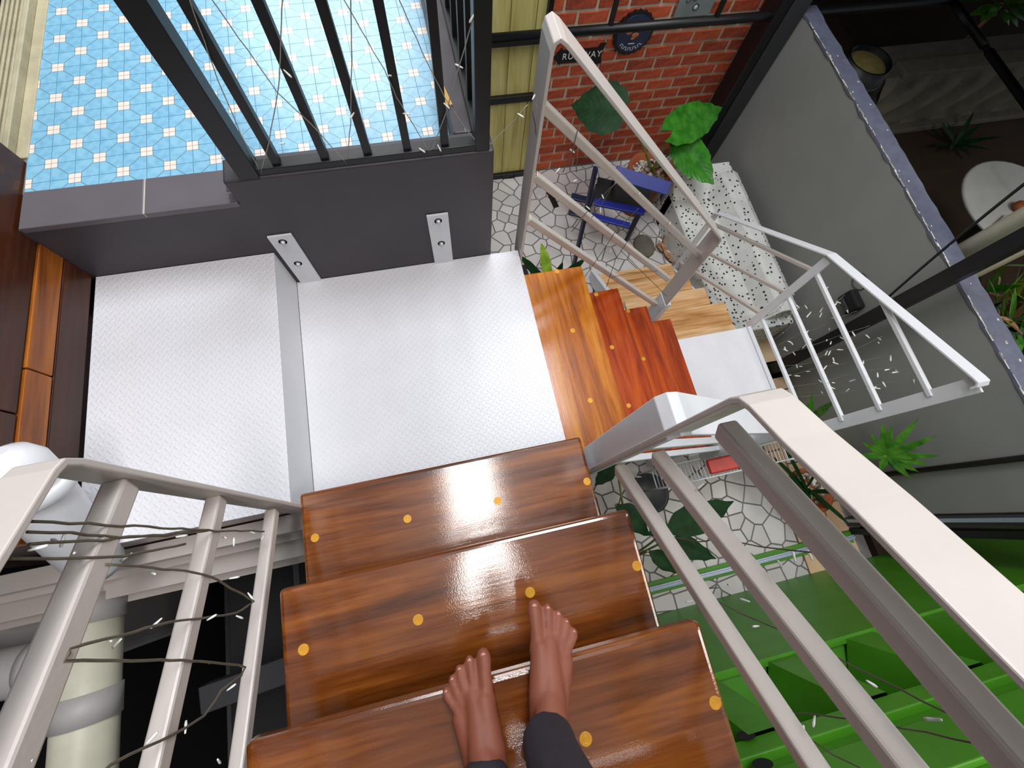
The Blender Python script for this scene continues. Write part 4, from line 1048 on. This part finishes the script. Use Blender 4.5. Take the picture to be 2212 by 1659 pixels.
# black blocks added to paint in the shade under the stairs
shd = thing('under_stair_shade', (-0.62, -0.35, 0), 'black block painting in the shade under the left railing', 'shade block')
MB().box((-0.93, -1.4, 0.0), (-0.47, 0.06, 1.28)).build('body', MT['black_matt'], shd, bevel=0.004)
MB().box((-0.70, -1.4, 1.28), (-0.68, 0.06, 1.288)).build('block_strip', MT['grey_dark'], shd)
shd2 = thing('under_stair_shade', (0.3, -0.35, 0), 'black block painting in the shade under the brown treads beside the dark-leaf plant', 'shade block')
MB().box((-0.42, -0.78, 0.0), (0.52, 0.0, 1.10)).build('body', MT['black_matt'], shd2, bevel=0.004)
gbm = thing('steel_beam', (-0.7, -0.25, 1.4), 'dark grey steel beam crossing below the left railing', 'beam')
b0 = pz(330, 1545, 1.42); b1 = pz(620, 1400, 1.42)
MB().bar((-0.93, b0.y + 0.01, 1.42), (-0.30, b1.y - 0.02, 1.42), 0.075, 0.06).build('web', MT['grey_dark'], gbm, bevel=0.003)

# ================================================================ STRING LIGHTS
bulb_me = MB().tube([(0, 0, 0), (0, 0, 0.003), (0, 0, 0.013), (0, 0, 0.018)], [0.0012, 0.0016, 0.0022, 0.0014], 8).mesh('bulb', MT['bulb'])
def strand(label, paths, bulbs, rad, mat, scale=1.0, seed=1):
    # paths: lists of 3-D points; bulbs: 3-D points
    t = thing('string_lights', Vector(paths[0][0]), label, 'string lights')
    rnd = random.Random(seed)
    for p in paths:
        pts = []
        for a, b in zip(p, p[1:]):
            a = Vector(a); b = Vector(b); n = max(2, int((b - a).length / 0.02))
            for i in range(n): pts.append(a + (b - a) * (i / n) + Vector((rnd.uniform(-1, 1), rnd.uniform(-1, 1), rnd.uniform(-1, 1))) * rad * 0.7)
        pts.append(Vector(p[-1]))
        MB().tube(pts, rad, 6).build('cable', mat, t)
    for b in bulbs:
        d = Vector((rnd.uniform(-1, 1), rnd.uniform(-1, 1), rnd.uniform(-1, .3))).normalized()
        o = inst('bulb', bulb_me, t, b, d.to_track_quat('Z', 'Y').to_euler(), (scale,) * 3)
    return t
fy = lambda y: (lambda q: pyy(q[0], q[1], y)); fx = lambda x: (lambda q: pxx(q[0], q[1], x))
F = fy(0.890)
P = [[(395, -40), (470, 170), (520, 290), (563, 373)], [(563, 373), (582, 300), (602, 190), (612, -40)], [(430, -40), (600, 200), (672, 268), (750, 354)],
     [(750, 354), (757, 270), (760, 100), (757, -40)], [(720, -40), (830, 150), (857, 210), (930, 332)], [(930, 332), (965, 240), (990, 150), (1025, 28)],
     [(845, -40), (920, 130), (962, 212), (1005, 277), (1043, 319)], [(1043, 319), (1062, 309), (1110, 262), (1140, 226)]]
Bb = [(612, 150), (765, 243), (838, 163), (905, 320), (945, 312), (958, 222), (1004, 277), (1025, 29), (1000, 147), (1052, 322), (566, 372), (602, 310), (870, 245), (1118, 245)]
strand('thin string of white bulbs zigzagging over the black balcony railing', [[F(q) for q in p] for p in P], [F(q) for q in Bb], 0.0011, MT['cable_white'], 0.95, 3)
F = fy(0.872)
P = [[(1150, 235), (1160, 300), (1158, 380)], [(1250, 270), (1235, 330), (1216, 372)], [(1247, 330), (1245, 372)], [(1330, 395), (1270, 455), (1235, 500)], [(1326, 398), (1300, 440), (1278, 470)],
     [(1380, 450), (1330, 500), (1290, 560), (1255, 610)], [(1370, 500), (1330, 560), (1310, 620)], [(1340, 540), (1400, 600), (1440, 640)], [(1320, 600), (1360, 590), (1420, 585)]]
Bb = [(1158, 375), (1241, 330), (1200, 374), (1238, 392), (1327, 398), (1300, 420), (1297, 448), (1266, 445), (1355, 478), (1320, 540), (1420, 515), (1430, 518), (1440, 540), (1165, 425), (1150, 215), (1380, 420), (1445, 485)]
strand('string of white bulbs wound along the sloping railing in front of the brick wall', [[F(q) for q in p] for p in P], [F(q) for q in Bb], 0.0013, MT['cable'], 1.0, 4)
F = fx(-0.437)
P = [[(70, 1128), (190, 1132), (320, 1138), (430, 1146), (570, 1148)], [(60, 1146), (190, 1156), (260, 1160), (360, 1156), (450, 1146)], [(60, 1176), (190, 1170), (330, 1156), (420, 1150)],
     [(25, 1208), (120, 1208), (235, 1205), (330, 1190), (400, 1175)],
     [(228, 1220), (300, 1224), (420, 1236), (470, 1252), (550, 1300), (510, 1325), (450, 1335), (390, 1340), (260, 1372), (150, 1402), (140, 1426), (250, 1428), (370, 1426), (480, 1432), (530, 1442),
      (520, 1458), (480, 1492), (440, 1545), (400, 1575), (315, 1612), (240, 1652), (200, 1690)]]
Bb = [(140, 1150), (128, 1170), (60, 1190), (160, 1195), (380, 1160), (285, 1195), (550, 1152), (488, 1162), (335, 1240), (495, 1250), (535, 1280), (350, 1335), (510, 1330), (447, 1340), (240, 1385), (262, 1380), (450, 1430), (490, 1492), (400, 1585), (315, 1608), (470, 1640), (70, 1640), (565, 1165), (505, 1180)]
strand('twisted olive string of white bulbs tied across the left stair railing', [[F(q) for q in p] for p in P], [F(q) for q in Bb], 0.0018, MT['cable'], 0.85, 5)
F = fx(0.365)
P = [[(1412, 1104), (1415, 1125), (1452, 1160), (1510, 1170), (1565, 1164), (1640, 1180), (1780, 1196)], [(1500, 1285), (1520, 1272), (1552, 1270)], [(1500, 1262), (1545, 1296), (1600, 1325), (1660, 1350), (1740, 1385), (1850, 1442), (2050, 1542), (2130, 1602), (2250, 1660)],
     [(1660, 1545), (1740, 1540), (1790, 1548), (1870, 1560), (2000, 1582), (2130, 1610)], [(1680, 1560), (1715, 1590), (1750, 1595), (1800, 1630), (1860, 1659)]]
Bb = [(1402, 1148), (1450, 1158), (1482, 1052), (1520, 1045), (1680, 1210), (1718, 1215), (1755, 1210), (1660, 1258), (1575, 1262), (1620, 1300), (1548, 1302), (1495, 1298), (1640, 1352), (1770, 1402), (1872, 1470), (1760, 1545), (1875, 1530), (1735, 1592), (2035, 1555), (2080, 1560), (1385, 1030)]
strand('thin string of white bulbs hanging from the wide flat handrail above the green container', [[F(q) for q in p] for p in P], [F(q) for q in Bb], 0.0009, MT['cable'], 0.75, 6)
F = fx(1.90)
rnd = random.Random(8); P = []; Bb = []
for i in range(9):
    t = i / 8
    a = (1650 + 72 * t, 690 + 165 * t); b = (1770 + 215 * t, 585 + 235 * t)
    P.append([(a[0] + (b[0] - a[0]) * s, a[1] + (b[1] - a[1]) * s + rnd.uniform(-8, 8)) for s in (0, .25, .5, .75, 1)])
    for k in range(8):
        s = rnd.random(); Bb.append((a[0] + (b[0] - a[0]) * s, a[1] + (b[1] - a[1]) * s + rnd.uniform(-10, 10)))
strand('pale net of white bulbs strung on the level bars in front of the grey wall', [[F(q) for q in p] for p in P], [F(q) for q in Bb], 0.0010, MT['cable_white'], 1.5, 7)

# ================================================================ THE PERSON
person = thing('person', (0.0, -0.40, 2.2694), 'barefoot person in dark leggings standing on a brown tread', 'person')
ZT = 2.2694
def chain(mb, pts, n=12):                   # pts: (x, y, z, r)
    for a, b in zip(pts, pts[1:]):
        L = math.dist(a[:3], b[:3]); k = max(1, int(L / (0.35 * min(a[3], b[3]))))
        for i in range(k + 1):
            t = i / k
            mb.ball([a[j] + (b[j] - a[j]) * t for j in range(3)], a[3] + (b[3] - a[3]) * t, 12, 8)
def skinned(mb, name, mat, voxel, smooth, parent):
    o = mb.build(name, mat, None)
    md = o.modifiers.new('r', 'REMESH'); md.mode = 'VOXEL'; md.voxel_size = voxel; md.use_smooth_shade = True
    ms = o.modifiers.new('s', 'SMOOTH'); ms.factor = 0.5; ms.iterations = smooth
    dg = bpy.context.evaluated_depsgraph_get(); me = bpy.data.meshes.new_from_object(o.evaluated_get(dg))
    bpy.data.objects.remove(o)
    me.materials.clear(); me.materials.append(mat); me.name = name
    off = wloc(parent)
    me.transform(Matrix.Translation(-off))
    for p in me.polygons: p.use_smooth = True
    n = bpy.data.objects.new(name, me); COL.objects.link(n); n.parent = parent
    return n
body = MB(); nails = []
# each foot: big-toe tip, heel, side sign (+1: little toe towards +x)
def foot(bt, heel, sgn, ank):
    bt = Vector(bt); heel = Vector(heel); d = (bt - heel); L = d.length; d.normalize(); s = Vector((d.y, -d.x)) * sgn
    def P_(u, w, z, r): w = w * (0.86 if u < 0.70 else 0.94); q = heel + d * (u * L) + s * w; return (q.x, q.y, ZT + z, r)
    chain(body, [P_(0.09, 0.022, 0.026, 0.025), P_(0.20, 0.022, 0.030, 0.027)])
    # arch and outer border
    chain(body, [P_(0.18, 0.018, 0.032, 0.024), P_(0.45, 0.012, 0.040, 0.021), P_(0.70, 0.012, 0.024, 0.0165)])
    chain(body, [P_(0.18, 0.030, 0.026, 0.024), P_(0.45, 0.042, 0.024, 0.020), P_(0.62, 0.056, 0.018, 0.015)])
    chain(body, [P_(0.20, 0.024, 0.050, 0.028), P_(0.42, 0.027, 0.046, 0.022), P_(0.66, 0.028, 0.026, 0.016), P_(0.74, 0.028, 0.02, 0.013)])
    chain(body, [P_(0.70, 0.010, 0.021, 0.0165), P_(0.66, 0.026, 0.020, 0.017), P_(0.62, 0.050, 0.017, 0.015)])
    # toes: (knuckle u, w), (tip u, w), radius
    for (u0, w0, u1, w1, r) in ((0.70, 0.008, 0.965, 0.003, 0.0112), (0.70, 0.026, 0.955, 0.0265, 0.0074), (0.69, 0.038, 0.915, 0.0445, 0.0070), (0.66, 0.047, 0.865, 0.0580, 0.0066), (0.63, 0.054, 0.800, 0.0700, 0.0070)):
        um = u0 + (u1 - u0) * 0.55; wm = w0 + (w1 - w0) * 0.55
        chain(body, [P_(u0, w0, 0.020, r * 1.15), P_(um, wm, 0.018, r * 0.92), P_(u1 - 0.03, w1, 0.0125, r * 1.05), P_(u1, w1, 0.011, r * 0.95)])
        q = P_(u1 - 0.004, w1, 0.0105 + r * 0.80, r * 0.62); nails.append((q, d))
    a = P_(0.20, 0.022, 0.075, 0.031)
    chain(body, [P_(0.22, 0.022, 0.045, 0.031), a, (ank[0], ank[1], ZT + 0.12, 0.031)])
    chain(body, [P_(0.30, 0.022, 0.070, 0.026), P_(0.42, 0.024, 0.050, 0.022)])
    body.ball(P_(0.20, -0.012, 0.066, 0.0)[:3], 0.014, 10, 8); body.ball(P_(0.18, 0.056, 0.060, 0.0)[:3], 0.013, 10, 8)
rt = pz(1150, 1298, ZT + 0.012); lt = pz(1046, 1402, ZT + 0.012)
# the right foot points up the picture, the left one too
rh = Vector((0.010, -0.355)); lh = Vector((-0.036, -0.405))
foot((rt.x, rt.y), rh, 1, (0.036, -0.305)); foot((lt.x, lt.y), lh, -1, (-0.058, -0.352))
legs = {1: [(0.036, -0.305, ZT + .12, .031), (0.044, -0.318, ZT + .26, .041), (0.060, -0.335, ZT + .40, .046), (0.075, -0.335, ZT + .46, .050), (0.085, -0.42, ZT + .68, .066), (0.090, -0.50, ZT + .86, .080)],
        -1: [(-0.058, -0.352, ZT + .12, .031), (-0.064, -0.365, ZT + .26, .041), (-0.082, -0.375, ZT + .40, .046), (-0.090, -0.365, ZT + .46, .050), (-0.090, -0.44, ZT + .68, .066), (-0.090, -0.50, ZT + .86, .080)]}
for k in legs: chain(body, [(x, y, z, r - 0.004) for x, y, z, r in legs[k]])
torso = [(0, -0.51, ZT + .92, .105), (0, -0.50, ZT + 1.05, .098), (0, -0.46, ZT + 1.20, .105), (0, -0.42, ZT + 1.32, .088), (0, -0.40, ZT + 1.40, .05)]
chain(body, [(x, y, z, r - 0.006) for x, y, z, r in torso])
for sx in (-1, 1):
    chain(body, [(sx * 0.085, -0.50, ZT + .90, .085), (sx * 0.05, -0.46, ZT + 1.25, .090), (sx * 0.14, -0.42, ZT + 1.33, .045)])
chain(body, [(0, -0.40, ZT + 1.36, .045), (0, -0.36, ZT + 1.46, .044)])
hc = Vector((0, -0.315, ZT + 1.55))
body.ball(hc, 1.0, 20, 14, (0.072, 0.088, 0.100)); body.ball(hc + Vector((0, 0.045, -0.06)), 1.0, 16, 10, (0.052, 0.050, 0.045))
body.ball(hc + Vector((0, 0.092, -0.025)), 1.0, 10, 8, (0.012, 0.016, 0.022))
for sx in (-1, 1): body.ball(hc + Vector((sx * 0.073, -0.005, -0.01)), 1.0, 10, 8, (0.010, 0.018, 0.030))
arms = {}
for sx in (-1, 1):
    A = [(sx * 0.165, -0.42, ZT + 1.31, .046), (sx * 0.215, -0.38, ZT + 1.06, .038), (sx * 0.150, -0.20, ZT + .90, .030), (sx * 0.105, -0.100, ZT + .86, .022)]
    arms[sx] = A; chain(body, [(x, y, z, r - 0.003) for x, y, z, r in A])
    w = Vector((sx * 0.100, -0.090, ZT + .86))
    chain(body, [(w.x, w.y, w.z, .020), (sx * 0.088, -0.040, ZT + .855, .019), (sx * 0.085, -0.015, ZT + .855, .016)])
    for i in range(4):
        y = -0.052 + i * 0.017
        chain(body, [(sx * 0.088, y, ZT + .858, .0085), (sx * 0.070, y + .004, ZT + .866, .0078), (sx * (0.050 + 0.004 * (i % 2)), y + .004, ZT + .868, .0070)])
    chain(body, [(sx * 0.092, -0.062, ZT + .858, .010), (sx * 0.076, -0.058, ZT + .842 + .012, .0085), (sx * 0.060, -0.050, ZT + .838 + .012, .0078)])
bd = skinned(body, 'body', MT['skin'], 0.0034, 2, person)
for q, d in nails:
    MB().ball(q[:3], q[3] * 0.9, 10, 6, (0.85, 1.0, 0.28)).build('toenail', MT['nail'], bd)
tro = MB()
for k, cut in ((1, 0.082), (-1, 0.062)):
    P_ = legs[k]; x0_, y0_ = P_[0][0], P_[0][1]
    chain(tro, [(x0_, y0_ + (0.004 if k > 0 else 0.014), ZT + cut, .038), (x0_, y0_ + 0.002, ZT + cut + .03, .0375)] + [(x, y, z, r + 0.003) for x, y, z, r in P_[1:]])
chain(tro, [(-0.085, -0.50, ZT + .88, .092), (0.085, -0.50, ZT + .88, .092)]); chain(tro, [(0, -0.51, ZT + .90, .11), (0, -0.505, ZT + 1.00, .106)])
skinned(tro, 'trousers', MT['trousers'], 0.005, 3, person)
sh = MB(); chain(sh, [(x, y, z, r + 0.006) for x, y, z, r in torso[1:4]])
for sx in (-1, 1):
    chain(sh, [(sx * 0.075, -0.50, ZT + 1.0, .088), (sx * 0.055, -0.46, ZT + 1.25, .098), (sx * 0.14, -0.42, ZT + 1.33, .053)]); chain(sh, [(x, y, z, r + 0.005) for x, y, z, r in arms[sx][:2]])
skinned(sh, 'shirt', MT['shirt'], 0.008, 3, person)
hr_ = MB(); hr_.ball(hc + Vector((0, -0.018, 0.018)), 1.0, 20, 14, (0.080, 0.090, 0.100)); hr_.ball(hc + Vector((0, -0.095, -0.03)), 1.0, 12, 8, (0.04, 0.035, 0.05))
hr_.build('hair', MT['hair'], person)
for sx in (-1, 1): MB().ball(hc + Vector((sx * 0.028, 0.083, 0.0)), 0.008, 10, 8).build('eye', MT['black'], bd)
ph = MB().box((-0.078, -0.060, ZT + .8690), (0.078, 0.014, ZT + .8770)).build('phone', MT['black'], None, bevel=0.003)
tag(ph, 'black phone held flat in both hands', 'phone')
